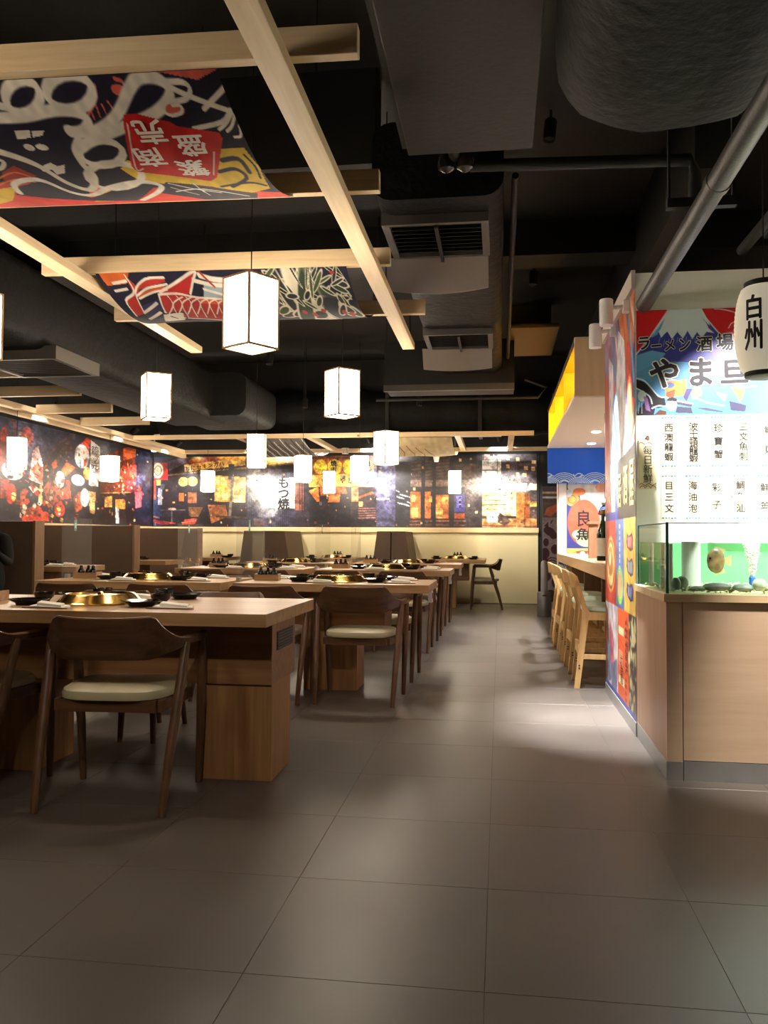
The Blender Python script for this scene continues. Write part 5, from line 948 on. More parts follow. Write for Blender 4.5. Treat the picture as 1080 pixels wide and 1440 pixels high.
def onl(u, v): a = math.atan2(-1, -.35)+u/.125; r_ = .1285 if .1 < v < .36 else .12; return (r_*math.cos(a), r_*math.sin(a), v)
lettering('lettering', [('白', -.035, .30, .085, .115, 0), ('州', -.035, .175, .085, .14, 0)], onl, INK, t, .03)

# ---- wall spot heads on the poster wall
for k, (x, y, z) in enumerate(HEADS):
    t = thing('wall_spotlight', ['white cylinder spotlight on the poster wall, nearer the camera', 'white cylinder spotlight on the poster wall, further from the camera'][k], 'spotlight', (x, y, z), 0, 'poster wall spotlights')
    MB().lathe([(.032, -.075), (.04, -.075), (.04, .075), (.036, .08), (.0, .08)], 20).build('housing', WHITEM, t, smooth=True)
    MB().lathe([(.001, -.066), (.032, -.066), (.032, -.07), (.001, -.07)], 16).build('lens', MATS.get('spot_lens') or emit('spot_lens', (.95, .97, 1), 6), t)
    MB().tube([(.03, 0, .03), (.095, 0, .035)], .012, 10).build('arm', WHITEM, t, smooth=True); MB().box(.095, .131, -.03, .03, .0, .07).build('mount', WHITEM, t, bevel=.004)

# ================================================================== CEILING TRELLIS
t = thing('ceiling_trellis', 'near pine beam trellis hung below the black ceiling', 'trellis', (-1.5, 4, 2.55)); O = (-1.5, 4, 2.55)
for x0, x1, ye in ((-.745, -.652, 6.40), (-2.43, -2.335, 6.33)): MB(O).box(x0, x1, -1.5, ye, 2.55, 2.598).build('long_beam', PINE_Y, t, bevel=.002, seg=1)
for x0, x1, yc in ((-3.3, -.44, 2.52), (-3.3, -.52, 3.55), (-2.62, -.60, 4.535), (-2.67, -.50, 5.56)):
    s_ = .033; f_ = lambda x: yc+s_*(x+1.2)
    MB(O).hexa([(x0, f_(x0)-.022, 2.6), (x1, f_(x1)-.022, 2.6), (x1, f_(x1)+.022, 2.6), (x0, f_(x0)+.022, 2.6), (x0, f_(x0)-.022, 2.695), (x1, f_(x1)-.022, 2.695), (x1, f_(x1)+.022, 2.695), (x0, f_(x0)+.022, 2.695)]).build('cross_beam', PINE_X, t, bevel=.002, seg=1)
for x, y in ((-.7, 3.1), (-.7, 5.1), (-2.38, 4.9), (-2.38, 2.8)): MB(O).tube([(x, y, 2.598), (x, y, ZC)], .004, 6).build('hanger_rod', RUBBER, t)
t = thing('ceiling_trellis', 'far pine frame running along the left and back walls', 'trellis', (-2.5, 12.5, 2.5)); O = (-2.5, 12.5, 2.5)
MB(O).box(-5.36, -5.27, 4.0, 13.6, 2.5, 2.56).build('long_beam', PINE_Y, t); MB(O).box(-5.62, -5.55, 4.0, 14.3, 2.5, 2.56).build('long_beam', PINE_Y, t)
MB(O).box(-5.27, .75, 13.52, 13.60, 2.5, 2.56).build('cross_beam', PINE_X, t); MB(O).box(-5.27, .46, 11.5, 11.56, 2.5, 2.56).build('cross_beam', PINE_X, t)
for x in (-3.75, -2.72, -.62, .12): MB(O).box(x, x+.08, 11.56, 13.52, 2.5, 2.56).build('long_beam', PINE_Y, t)
for k, (y, xe) in enumerate(((6.87, -4.13), (7.83, -4.15), (8.95, -4.36), (9.97, -4.36))): MB(O).box(-5.27, xe, y-.025, y+.025, 2.5, 2.60).build('cross_beam', PINE_X, t)
for x, y in ((-5.3, 6), (-5.3, 12), (-2.7, 12.5), (-.6, 12.5)): MB(O).tube([(x, y, 2.56), (x, y, ZC)], .004, 6).build('hanger_rod', RUBBER, t)

# ---- banners (cloth slung under the cross beams)
def sling(name, label, x0, x1, y0, y1, z0, sag, nx, ny, kx, ky, bg, ops, noise=1):
    s_ = .033; gx, gt = np.meshgrid(np.linspace(x0, x1, nx), np.linspace(0, 1, ny)); gy = y0+(y1-y0)*gt
    edge = np.clip((gx-x1+.25)/.25, 0, 1); gz = z0-sag*4*gt*(1-gt)*(1-.12*edge)-.006*np.sin(gx*9+gt*5)*np.sin(gt*math.pi)
    cv = Cv(gx*kx, gy*ky, bg).run(ops); 
    if noise: cv.noise(9, .07, 3)
    O = np.array([(x0+x1)/2, (y0+y1)/2, z0]); t = thing(name, label, 'banner', tuple(O))
    print_grid('cloth', np.stack([gx, gy+s_*(gx+1.2), gz], -1)-O, cv, CLOTHP, t); return t, O
s1 = lambda x, y: 2.6-.11*4*((y-2.54)/1.02)*(1-(y-2.54)/1.02)
t, O = sling('hanging_banner', 'navy cloth banner with white contours and a red seal under the first beams', -2.75, -.905, 2.54, 3.56, 2.598, .11, 560, 220, 390, 190, (32, 30, 46), ART_FISHERMAN)
mp = lambda u, v: (u/390-O[0], v/190+.033*(u/390+1.2)-O[1], s1(u/390, v/190)-.012-O[2])
lettering('seal_lettering', [(c, x, y, -sx, sy, 0) for c, x, y, sx, sy in [('売', -476, 525, 44, 24), ('盛', -428, 540, 44, 24), ('商', -499, 551, 46, 24), ('繁', -448, 567, 46, 24)]], mp, WHITEI, t, .022)
sling('hanging_banner', 'navy cloth banner with a red carp and dark leaves behind the big lantern', -2.30, -.845, 4.52, 5.54, 2.598, .12, 420, 170, 230, 75, (34, 35, 52), ART_CARP)
wv = [('line', [(-700+k*9, 880), (-690+k*9+20*math.sin(k), 960), (-700+k*9, 1020)], 3, (236, 232, 224)) for k in range(16)]
sling('hanging_banner', 'grey and white wave-lined cloth slung under the far frame', -3.62, -2.76, 11.6, 13.5, 2.498, .16, 120, 90, 190, 76, (110, 106, 104), [('line', [(-680+k*10, 884+(k % 3)*8), (-672+k*10, 930+8*math.sin(k*2.1)), (-684+k*10, 975), (-676+k*10, 1020)], 2.6, (232, 228, 220) if k % 2 else (54, 52, 56)) for k in range(17)])
sling('hanging_banner', 'beige cloth with thin red strokes slung under the far frame', -1.72, -.66, 11.6, 13.5, 2.498, .16, 120, 90, 190, 76, (206, 188, 146), [('line', [(-300+k*24, 890+k*7), (-290+k*26, 920+k*9), (-300+k*28, 950+k*8)], 2.2, (150, 44, 40)) for k in range(5)]+[('line', [(-310+k*30, 985), (-290+k*30, 1000)], 5, (110, 120, 96)) for k in range(6)])

# ================================================================== DUCTS AND PIPES (black painted)
def rbox(name, m, parent, O, x0, x1, y0, y1, z0, z1, rad=.06):
    def ring(y, s_=1):
        out = []
        for cx, cz, a0 in ((x1-rad, z1-rad, 0), (x0+rad, z1-rad, 90), (x0+rad, z0+rad, 180), (x1-rad, z0+rad, 270)):
            for k in range(5): a = R(a0+k*22.5); out.append((cx+rad*math.cos(a), y, cz+rad*math.sin(a)))
        return out
    n = max(2, int((y1-y0)/.25)); return MB(O).loft([ring(y0+(y1-y0)*k/n) for k in range(n+1)]).build(name, m, parent, smooth=True)
t = thing('fan_coil_unit', 'big dark grey box unit at the top of the ceiling', 'air unit', (-.14, 3.0, 2.9)); O = (-.14, 3.0, 2.9)
MB(O).box(-.43, .15, .6, 3.89, 2.9, 3.35).build('casing', ACB, t, bevel=.006); MB(O).box(-.455, -.43, .6, 3.86, 2.92, 2.96).build('flange', BLACK, t)
MB(O).tube([(-.22, 3.9, 2.97), (-.22, 4.05, 2.95), (-.14, 4.1, 2.93), (.9, 4.12, 2.91), (.93, 4.15, 2.86), (.93, 4.15, 2.70)], .03, 12).build('drain_pipe', BLACK, t, smooth=True)
for x in (-.26, -.17): MB(O).lathe([(.005, 0), (.04, .02), (.048, .05), (.04, .085), (.005, .1)], 16, (x, 4.06, 2.88)).build('valve', mat('valve', (50, 47, 44), .25), t, smooth=True)
t = thing('supply_duct', 'black insulated duct with two slatted outlets over the aisle edge', 'duct', (-.32, 6.5, 2.8)); O = (-.32, 6.5, 2.8)
rbox('duct_body', FOIL, t, O, -.66, .02, 4.25, 9.0, 2.84, 3.25, .10)
for yo in (4.46, 6.95):
    b = MB(O); b.box(-.64, -.06, yo, yo+.03, 2.79, 2.86); b.box(-.64, -.06, yo+.53, yo+.56, 2.79, 2.86); b.box(-.64, -.60, yo+.03, yo+.53, 2.79, 2.86); b.box(-.10, -.06, yo+.03, yo+.53, 2.79, 2.86); b.build('outlet_frame', mat('outlet_frame', (70, 66, 62), .5), t)
    for k in range(8): MB(O).hexa([(-.6, yo+.06+k*.06, 2.80), (-.1, yo+.06+k*.06, 2.80), (-.1, yo+.065+k*.06, 2.80), (-.6, yo+.065+k*.06, 2.80), (-.6, yo+.085+k*.06, 2.85), (-.1, yo+.085+k*.06, 2.85), (-.1, yo+.09+k*.06, 2.85), (-.6, yo+.09+k*.06, 2.85)]).build('louvre_blade', DARKV, t)
    MB(O).box(-.6, -.1, yo+.03, yo+.53, 2.853, 2.858).build('outlet_void', DARKV, t); MB(O).box(-.355, -.335, yo+.03, yo+.6, 2.775, 2.80).build('stay', BLACK, t)
    n = 14; rings = []
    for k in range(n+1):
        a = k/n; x = -.70+.63*a; bow = .10*(4*a*(1-a)); rings.append([(x, yo+.60+bow*.3, 2.815), (x+(.06 if k == 0 else 0)*0, yo+.74+bow, 2.655), (x, yo+.755+bow, 2.655), (x, yo+.615+bow*.3, 2.815)])
    MB(O).loft(rings).build('deflector', GREYM, t, smooth=True)
t = thing('round_duct', 'fat black insulated duct crossing in front of the back wall', 'duct', (-2.2, 11.2, 2.5)); O = (-2.2, 11.2, 2.5)
rings = []
for k in range(45):
    x = -5.0+k*.13; wob = .02*math.sin(k*1.7)+.015*math.sin(k*.9+1); rings.append([(x, 12.0+(.33+wob)*math.cos(a), 2.90+(.33+wob)*math.sin(a)) for a in np.linspace(0, 2*math.pi, 18, False)])
MB(O).loft(rings).build('duct_body', FOIL, t, smooth=True)
b = MB(O); b.box(-.52, .02, 11.62, 11.66, 2.50, 2.57); b.build('grille_frame', WHITEM, t)
for k in range(14): MB(O).box(-.50+k*.036, -.488+k*.036, 11.612, 11.62, 2.51, 2.56).build('grille_slat', DARKV, t)
for x in (-1.6, -.3): MB(O).box(x, x+.05, 11.64, 12.36, 2.55, 3.25).build('strap', BLACK, t)
t = thing('left_duct', 'black insulated duct with a slatted grille above the left tables', 'duct', (-3.7, 6.5, 2.45)); O = (-3.7, 6.5, 2.45)
rbox('duct_body', FOIL, t, O, -4.08, -3.3, 3.6, 9.9, 2.47, 3.05, .10); rbox('duct_branch', FOIL, t, O, -3.9, -2.9, 9.3, 10.6, 2.5, 3.0, .12)
b = MB(O); b.box(-3.92, -3.24, 5.74, 5.78, 2.40, 2.5); b.box(-3.92, -3.24, 6.38, 6.42, 2.40, 2.5); b.box(-3.92, -3.88, 5.78, 6.38, 2.40, 2.5); b.box(-3.28, -3.24, 5.78, 6.38, 2.40, 2.5); b.build('grille_frame', mat('outlet_frame2', (64, 60, 56), .5), t)
for k in range(9): MB(O).box(-3.88, -3.28, 5.80+k*.064, 5.81+k*.064, 2.41, 2.46).build('louvre_blade', MATS['outlet_frame'], t)
t = thing('wrapped_duct', 'rounded dark foil-wrapped duct bulging at the upper right', 'duct', (.62, 2.6, 2.8)); O = (.62, 2.6, 2.8)
rings = []
for k in range(15):
    y = .7+k*.19; e = 1 if y < 3.1 else max(.05, 1-((y-3.1)/.27)**2*.95); rings.append([(.61+(.42*e+.01*math.sin(k*2+j))*math.copysign(abs(math.cos(a))**.75, math.cos(a)), y, 2.91+(.33*e+.008*math.sin(k*3+j*2))*math.copysign(abs(math.sin(a))**.75, math.sin(a))+(1-e)*.1) for j, a in enumerate(np.linspace(0, 2*math.pi, 26, False))])
MB(O).loft(rings).build('duct_body', FOIL, t, smooth=True)
t = thing('ceiling_pipe', 'grey round pipe running into the white wall below the ceiling', 'pipe', (.82, 3, 2.42)); O = (.82, 3, 2.42)
MB(O).tube([(.86, -1, 2.475), (.82, 2.8, 2.45), (.80, 4.81, 2.405)], .044, 18).build('pipe', PIPE, t, smooth=True); MB(O).tube([(.818, 3.25, 2.444), (.816, 3.30, 2.443)], .05, 18).build('coupling', PIPE, t, smooth=True); MB(O).box(.70, .98, 3.62, 3.66, 2.49, 2.53).build('bracket', BLACK, t)
MB(O).box(.965, .975, 3.63, 3.65, 2.5, ZC).build('hanger_rod', BLACK, t); MB(O).box(.705, .715, 3.63, 3.65, 2.5, ZC).build('hanger_rod', BLACK, t)
for k, (x, z, yy0, yy1, r_, lb) in enumerate(((1.35, 2.72, 1.0, 4.9, .03, 'thin black conduit, right of the grey pipe'), (1.48, 2.80, 1.0, 4.9, .022, 'second thin black conduit at the right edge'), (.08, 3.0, 4.4, 9.5, .018, 'thin black cable conduit beside the slatted duct'))):
    o = MB((x, yy0, z)).tube([(x, yy0, z), (x, (yy0+yy1)/2, z-.01), (x, yy1, z)], r_, 10).build('conduit', BLACK, None, smooth=True); o.location = (x, yy0, z); tag(o, lb, 'conduit')
o = MB((.5, 10.1, 2.85)).tube([(-1.5, 10.1, 2.78), (.45, 10.1, 2.78), (.55, 10.1, 2.9), (.3, 10.1, 3.0)], .02, 8).build('conduit', BLACK, None, smooth=True); o.location = (.5, 10.1, 2.85); tag(o, 'thin pipe crossing under the far ceiling', 'conduit')
for k, (x0, x1, y0, y1, z0) in enumerate(((-6.2, 2.7, 7.0, 7.35, 3.45), (-6.2, 2.7, 12.3, 12.6, 3.2), (-6.2, -.7, 4.6, 4.85, 3.2), (-6.2, 2.7, .2, .5, 3.4), (1.1, 1.35, 4.9, 13, 3.2))): struct('trim_%d' % (k+1), MB().box(x0, x1, y0, y1, z0, ZC), BLACK)
struct('trim_6', MB().box(-1.23, .15, 8.8, 8.86, 2.655, 2.72), mat('beam_grey', (64, 62, 58), .6)); struct('trim_7', MB().box(-1.23, .15, 8.86, 9.4, 2.70, 3.2), BLACK)
struct('trim_8', MB().box(.1, .58, 8.35, 9.6, 3.18, 3.22), mat('mustard', (92, 74, 16), .6)); struct('trim_9', MB().box(.1, .58, 9.6, 9.65, 3.18, ZC), MATS['mustard'])

# ================================================================== SQUARE LANTERNS
S, H = .2, .36
def make_square_lantern():
    t = bpy.data.objects.new('square_lantern', None); COL.objects.link(t)
    fm = wood('lantern_wood', (178, 132, 84), (206, 160, 108), 'z', .5); b = MB(); h_ = S/2; w_ = .011
    for sx in (-1, 1):
        for sy in (-1, 1): b.box(sx*h_-w_*(sx > 0), sx*h_+w_*(sx < 0), sy*h_-w_*(sy > 0), sy*h_+w_*(sy < 0), 0, H)
    for z in (0, H-w_):
        for s_ in (-1, 1): b.box(-h_+w_, h_-w_, s_*h_-w_*(s_ > 0), s_*h_+w_*(s_ < 0), z, z+w_); b.box(s_*h_-w_*(s_ > 0), s_*h_+w_*(s_ < 0), -h_+w_, h_-w_, z, z+w_)
    b.build('frame', fm, t)
    q_ = h_-.006
    for k in range(4):
        o = MB().box(-h_+w_, h_-w_, -q_-.0015, -q_+.0015, w_, H-w_).build('paper_panel', PAPER, t); o.rotation_euler = (0, 0, k*math.pi/2)
        b = MB(); [b.box(-h_+w_+(j+1)*(S-2*w_)/7-.0008, -h_+w_+(j+1)*(S-2*w_)/7+.0008, -h_+.0015, -h_+.0035, w_, H-w_) for j in range(6)]
        b.box(-h_+w_, h_-w_, -h_+.0005, -h_+.003, .55*H, .55*H+.0025); b.box(-h_+w_, h_-w_, -h_+.0005, -h_+.003, .62*H, .62*H+.0025); o = b.build('lattice', fm, t); o.rotation_euler = (0, 0, k*math.pi/2)
    MB().box(-h_+w_, h_-w_, -h_+w_, h_-w_, .004, .007).build('bottom_panel', PAPER, t)
    MB().box(-h_+w_, h_-w_, -h_+w_, h_-w_, H-.008, H-.004).build('top_panel', fm, t)
    MB().tube([(0, 0, 0), (0, 0, 1)], .003, 6).build('cord', RUBBER, t).location = (0, 0, H-.004); return t
LAN = [((-1.235, 4.03, 2.03), 58, 'largest square paper lantern, hanging over the nearest table'), ((-2.775, 4.1, 2.03), 60, 'glowing square lantern cut by the left edge'), ((-2.70, 6.3, 2.02), 35, 'square lantern hanging left over the second row, below the left beam end'),
       ((-1.20, 6.3, 2.02), 45, 'square lantern hanging over the second row aisle table'), ((-2.62, 8.8, 1.85), 12, 'square lantern of the third row in front of the white sign'), ((-1.21, 8.9, 1.88), 48, 'square lantern of the third row nearer the aisle'),
       ((-5.42, 8.8, 1.85), 25, 'square lantern before the left mural, leftmost in full view'), ((-2.60, 10.9, 1.83), 28, 'square lantern of the fourth row left of the narrow yellow lantern pair'), ((-1.87, 11.1, 1.84), 28, 'square lantern of the fourth row just right of the small low one'),
       ((-5.33, 10.9, 1.85), 55, 'square lantern before the left mural beside the white vertical sign'), ((-2.76, 13.4, 1.82), 8, 'small square lantern close to the middle of the back mural'), ((-.70, 13.2, 1.80), 6, 'rightmost square lantern, before the back mural near the aisle'), ((-4.86, 13.5, 1.85), 6, 'small square lantern before the left part of the back mural'), ((-2.1, 1.5, 2.03), 50, 'unseen square lantern added outside the left of the picture to light the first beam')]  # the last lantern is unseen, added to light the first beam and table front
lan0 = make_square_lantern()
for k, (p, a, lb) in enumerate(LAN):
    o = lan0 if k == 0 else copy_tree(lan0); o.location = p; o.rotation_euler = (0, 0, R(a)); tag(o, lb, 'lantern', 'square paper lanterns'); [setattr(c, 'scale', (1, 1, ZC-p[2]-H+.004)) for c in o.children if c.name.startswith('cord')]

# ================================================================== TABLES
ZTOP, THK = .77, .056
dish_me = MB().lathe([(.001, .004), (.05, .004), (.052, 0), (.056, 0), (.06, .008), (.09, .024), (.092, .027), (.089, .027), (.058, .012), (.001, .01)], 28).mesh('serving_dish', LACQ, smooth=True)
bowl_me = MB().lathe([(.001, .006), (.022, .006), (.023, 0), (.027, 0), (.028, .008), (.045, .025), (.05, .048), (.047, .048), (.042, .028), (.001, .014)], 24).mesh('soup_bowl', LACQ, smooth=True)
n_ = MB(); n_.hexa([(-.09, -.03, 0), (.09, -.035, 0), (.085, .03, 0), (-.085, .035, 0), (-.088, -.028, .010), (.088, -.032, .007), (.083, .028, .012), (-.083, .033, .016)]); n_.hexa([(-.06, -.02, .004), (.08, -.03, .004), (.07, .01, .006), (-.065, .02, .006), (-.058, -.018, .024), (.078, -.028, .016), (.068, .01, .022), (-.063, .018, .03)]); napkin_me = n_.mesh('folded_napkin', NAPK, bevel=.0015)
c_ = MB(); c_.tube([(-.11, -.036, .004), (.11, -.042, .004)], [.0028, .0018], 6); c_.tube([(-.11, -.046, .004), (.11, -.05, .004)], [.0028, .0018], 6); chop_me = c_.mesh('chopsticks', WALNUT)
def grill_tree():
    t = bpy.data.objects.new('table_grill', None); COL.objects.link(t)
    MB().lathe([(.205, 0), (.205, .006), (.195, .012), (.168, .042), (.16, .047), (.152, .045), (.15, .03), (.148, .03)], 48).build('brass_ring', BRASS, t, smooth=True)
    MB().lathe([(.149, .028), (.149, .036), (.10, .040), (.03, .042), (.001, .042)], 48).build('brass_lid', BRASS, t, smooth=True); MB().lathe([(.012, .04), (.016, .046), (.01, .054), (.001, .055)], 16).build('lid_knob', BRASS, t, smooth=True); return t
grill0 = grill_tree(); grill_used = [0]
def caddy_tree():
    t = bpy.data.objects.new('condiment_caddy', None); COL.objects.link(t); b = MB()
    b.box(-.09, .09, -.06, .06, 0, .008); b.box(-.09, -.082, -.06, .06, .008, .05); b.box(.082, .09, -.06, .06, .008, .05); b.box(-.082, .082, -.06, -.052, .008, .045); b.box(-.082, .082, .052, .06, .008, .045); b.build('tray', OAK_X, t)
    for x, y, s_ in ((-.05, .0, 1), (.0, .015, .85), (.048, -.01, 1.05)):
        j = MB().lathe([(.02*s_, 0), (.024*s_, .005), (.026*s_, .045), (.018*s_, .062), (.011*s_, .07)], 16, (x, y, .009)).build('sauce_bottle', BOTTLE, t, smooth=True); MB().lathe([(.012*s_, .069), (.012*s_, .084), (.009, .09), (.001, .091)], 12, (x, y, .009)).build('bottle_cap', BOTTLE, j, smooth=True)
    return t
caddy0 = caddy_tree(); caddy_used = [0]
def place(kind, proto, used, loc, rz, label, cat, group):
    o = proto if not used[0] else copy_tree(proto); used[0] = 1; o.location = loc; o.rotation_euler = (0, 0, rz); return tag(o, label, cat, group)
dsc = {'NR': 'near right place', 'NL': 'near left place', 'FR': 'far right place', 'FL': 'far left place'}
def setting(cx, cy, hd, tab, code, turn=0, jitter=0, full=True):
    sx = 1 if code[1] == 'R' else -1; near = code[0] == 'N'; z = ZTOP+.0005
    if near: d, b, n = (.28*sx, -hd+.29), (.30*sx, -hd+.46), (.28*sx+.19, -hd+.20)
    else: d, b, n = (.30*sx, hd-.13), (.17*sx, hd-.10), (.06*sx+.0, hd-.17)
    if not near: n = (.1*sx+.02, hd-.20) if hd > .42 else (.46*sx, hd-.14)
    if sx < 0 and near: n = (-.28+.20, -hd+.13)
    def w(p): c, s_ = math.cos(turn), math.sin(turn); return (cx+p[0]*c-p[1]*s_, cy+p[0]*s_+p[1]*c, z)
    o = inst('serving_dish', dish_me, None, w(d)); tag(o, 'black lacquer dish at the %s of %s' % (dsc[code], tab), 'dish', 'black dishes on the tables')
    o = inst('soup_bowl', bowl_me, None, w(b)); tag(o, 'small black bowl at the %s of %s' % (dsc[code], tab), 'bowl', 'black bowls on the tables')
    if full:
        rz = turn+random.uniform(-.25, .25); o = inst('folded_napkin', napkin_me, None, w(n), (0, 0, rz)); tag(o, 'white folded napkin at the %s of %s' % (dsc[code], tab), 'napkin', 'white napkins on the tables')
        p = w(n); o = inst('chopsticks', chop_me, None, (p[0], p[1], p[2]-.001), (0, 0, rz+.1)); tag(o, 'chopsticks on the napkin at the %s of %s' % (dsc[code], tab), 'chopsticks', 'chopsticks on the tables')
def table(tab, x0, x1, y0, y1, peds, caddy=None, codes=('NR', 'NL', 'FR', 'FL'), turn=0, grill=True, full=True, box=True, vent=False, panel=False, label=None, acrylic=None, pdep=.30):
    cx, cy = (x0+x1)/2, (y0+y1)/2; O = (cx, cy, 0); t = thing('grill_table', label, 'table', O, 0, 'wooden grill tables')
    MB(O).box(x0, x1, y0, y1, ZTOP-THK, ZTOP).build('tabletop', OAK_X, t, bevel=.0025)
    py = cy-.01 if vent else cy
    for a, b in peds: MB(O).box(a, b, py-pdep/2-.01, py+pdep/2, 0, .43).build('pedestal', OAK_Z, t, bevel=.0015)
    if peds:
        ux0, ux1 = (peds[-1][0]-.12, peds[0][1]+.004) if len(peds) > 1 else (peds[0][0]-.2, peds[0][1]+.2)
        MB(O).box(ux0, ux1, py-pdep/2-.025, py+pdep/2+.07, .43, ZTOP-THK).build('exhaust_box', wood('box_wood', (120, 84, 52), (146, 106, 68), 'x', .45), t, bevel=.0015)
        if vent:
            b_ = MB(O).box(ux1-.002, ux1+.003, py-.11, py+.18, .575, .66).build('vent_grille', DARKV, t)
            for k in range(6): MB(O).box(ux1+.003, ux1+.007, py-.105, py+.175, .582+k*.013, .587+k*.013).build('vent_slat', MATS['outlet_frame'], b_)
    if box: b_ = MB(O).box(x1-.045, x1-.015, y1-.30, y1-.22, ZTOP-THK-.10, ZTOP-THK).build('control_box', WHITEM, t, bevel=.003); MB(O).box(x1-.0155, x1-.0135, y1-.28, y1-.24, ZTOP-THK-.07, ZTOP-THK-.03).build('control_dial', DARKV, b_)
    gc = (cx, cy)
    if grill: place('grill', grill0, grill_used, (gc[0], gc[1]-.01, ZTOP), 0, 'round brass grill lid set in %s' % tab, 'grill', 'brass table grills')
    hd = (y1-y0)/2
    if turn: hd = (x1-x0)/2
    for c in codes: setting(cx, cy, hd, tab, c, turn, 0, full)
    if caddy: place('caddy', caddy0, caddy_used, (*caddy, ZTOP), .1, 'small wooden caddy of dark bottles on %s' % tab, 'caddy', 'condiment caddies')
    if acrylic:
        ax, ay0, ay1, zt = acrylic; a = thing('acrylic_divider', 'clear acrylic divider standing at the left end of %s' % tab, 'divider', (ax, (ay0+ay1)/2, ZTOP), 0, 'acrylic table dividers'); O2 = (ax, (ay0+ay1)/2, ZTOP)
        MB(O2).box(ax-.002, ax+.002, ay0, ay1, ZTOP, zt).build('acrylic_sheet', ACRYL, a)
        for yy in (ay0+.12, ay1-.12): MB(O2).box(ax-.03, ax-.002, yy-.02, yy+.02, ZTOP, ZTOP+.03).build('foot', mat('clear_foot', (150, 146, 140), .3), a)
        ym = ay0+.42*(ay1-ay0); s_ = MB(O2).box(ax+.002, ax+.003, ym-.02, ym+.02, zt-.10, zt-.015).build('sticker', mat('sticker', (90, 140, 128), .5), a); MB(O2).box(ax+.003, ax+.0035, ym-.011, ym+.011, zt-.08, zt-.04).build('sticker_print', mat('sticker_print', (170, 206, 196), .5), s_)
    return t
table('the nearest table', -2.87, -.965, 3.40, 4.31, [(-1.36, -1.012), (-2.47, -2.13)], (-2.53, 3.86), box=False, vent=True, pdep=.324, label='nearest wooden grill table with a vent grille in its end')
table('the second-row aisle table', -1.86, -.48, 5.70, 6.49, [(-1.40, -1.01)], (-1.72, 6.10), label='second-row grill table beside the aisle', acrylic=(-1.85, 5.74, 6.47, 1.235))
table('the second-row left table', -3.35, -1.95, 5.70, 6.49, [(-2.85, -2.45)], (-3.15, 6.10), label='second-row grill table left of the aisle one', acrylic=(-3.31, 6.0, 6.47, 1.235))
table('the third-row aisle table', -1.86, -.485, 8.29, 9.08, [(-1.40, -1.01)], (-1.66, 8.70), label='third-row grill table beside the aisle', acrylic=(-1.85, 8.32, 9.06, 1.235))
table('the third-row left table', -3.33, -1.97, 8.29, 9.08, [(-2.85, -2.45)], (-3.0, 8.70), label='third-row grill table left of the aisle one', acrylic=(-3.31, 8.32, 9.06, 1.235))
table('the fourth-row aisle table', -1.86, -.475, 10.34, 11.12, [(-1.40, -1.01)], (-1.66, 10.75), label='fourth-row grill table beside the aisle', acrylic=(-1.85, 10.37, 11.1, 1.235), full=False)
table('the fourth-row left table', -3.33, -1.97, 10.34, 11.12, [(-2.85, -2.45)], (-3.0, 10.75), label='fourth-row grill table left of the aisle one', full=False, box=False)
table('the table in the back right corner', -1.15, -.22, 12.66, 14.05, [(-.98, -.68)], (-.68, 13.75), label='grill table by the back wall at the end of the aisle', turn=0, full=False, box=False, codes=('NL', 'NR'))
table('the table between the back booths', -3.12, -2.25, 12.7, 14.05, [(-2.85, -2.5)], (-2.68, 13.75), label='grill table by the back wall between two booth backs', full=False, box=False, codes=('NL', 'NR'))
table('the table left of the back booths', -4.95, -4.36, 12.75, 14.05, [(-4.86, -4.72)], (-4.62, 13.3), label='table by the back wall near the left corner', full=False, box=False, codes=('NR',), grill=False)
table('the nearer left booth table', -6.1, -4.45, 8.37, 9.02, [(-5.5, -5.1)], None, label='booth table against the left wall, nearer one', full=True, box=False, codes=('NR', 'FR'), grill=False)
table('the farther left booth table', -6.1, -4.45, 10.75, 11.4, [(-5.5, -5.1)], None, label='booth table against the left wall, farther one', full=False, box=False, codes=('NR', 'FR'), grill=False)

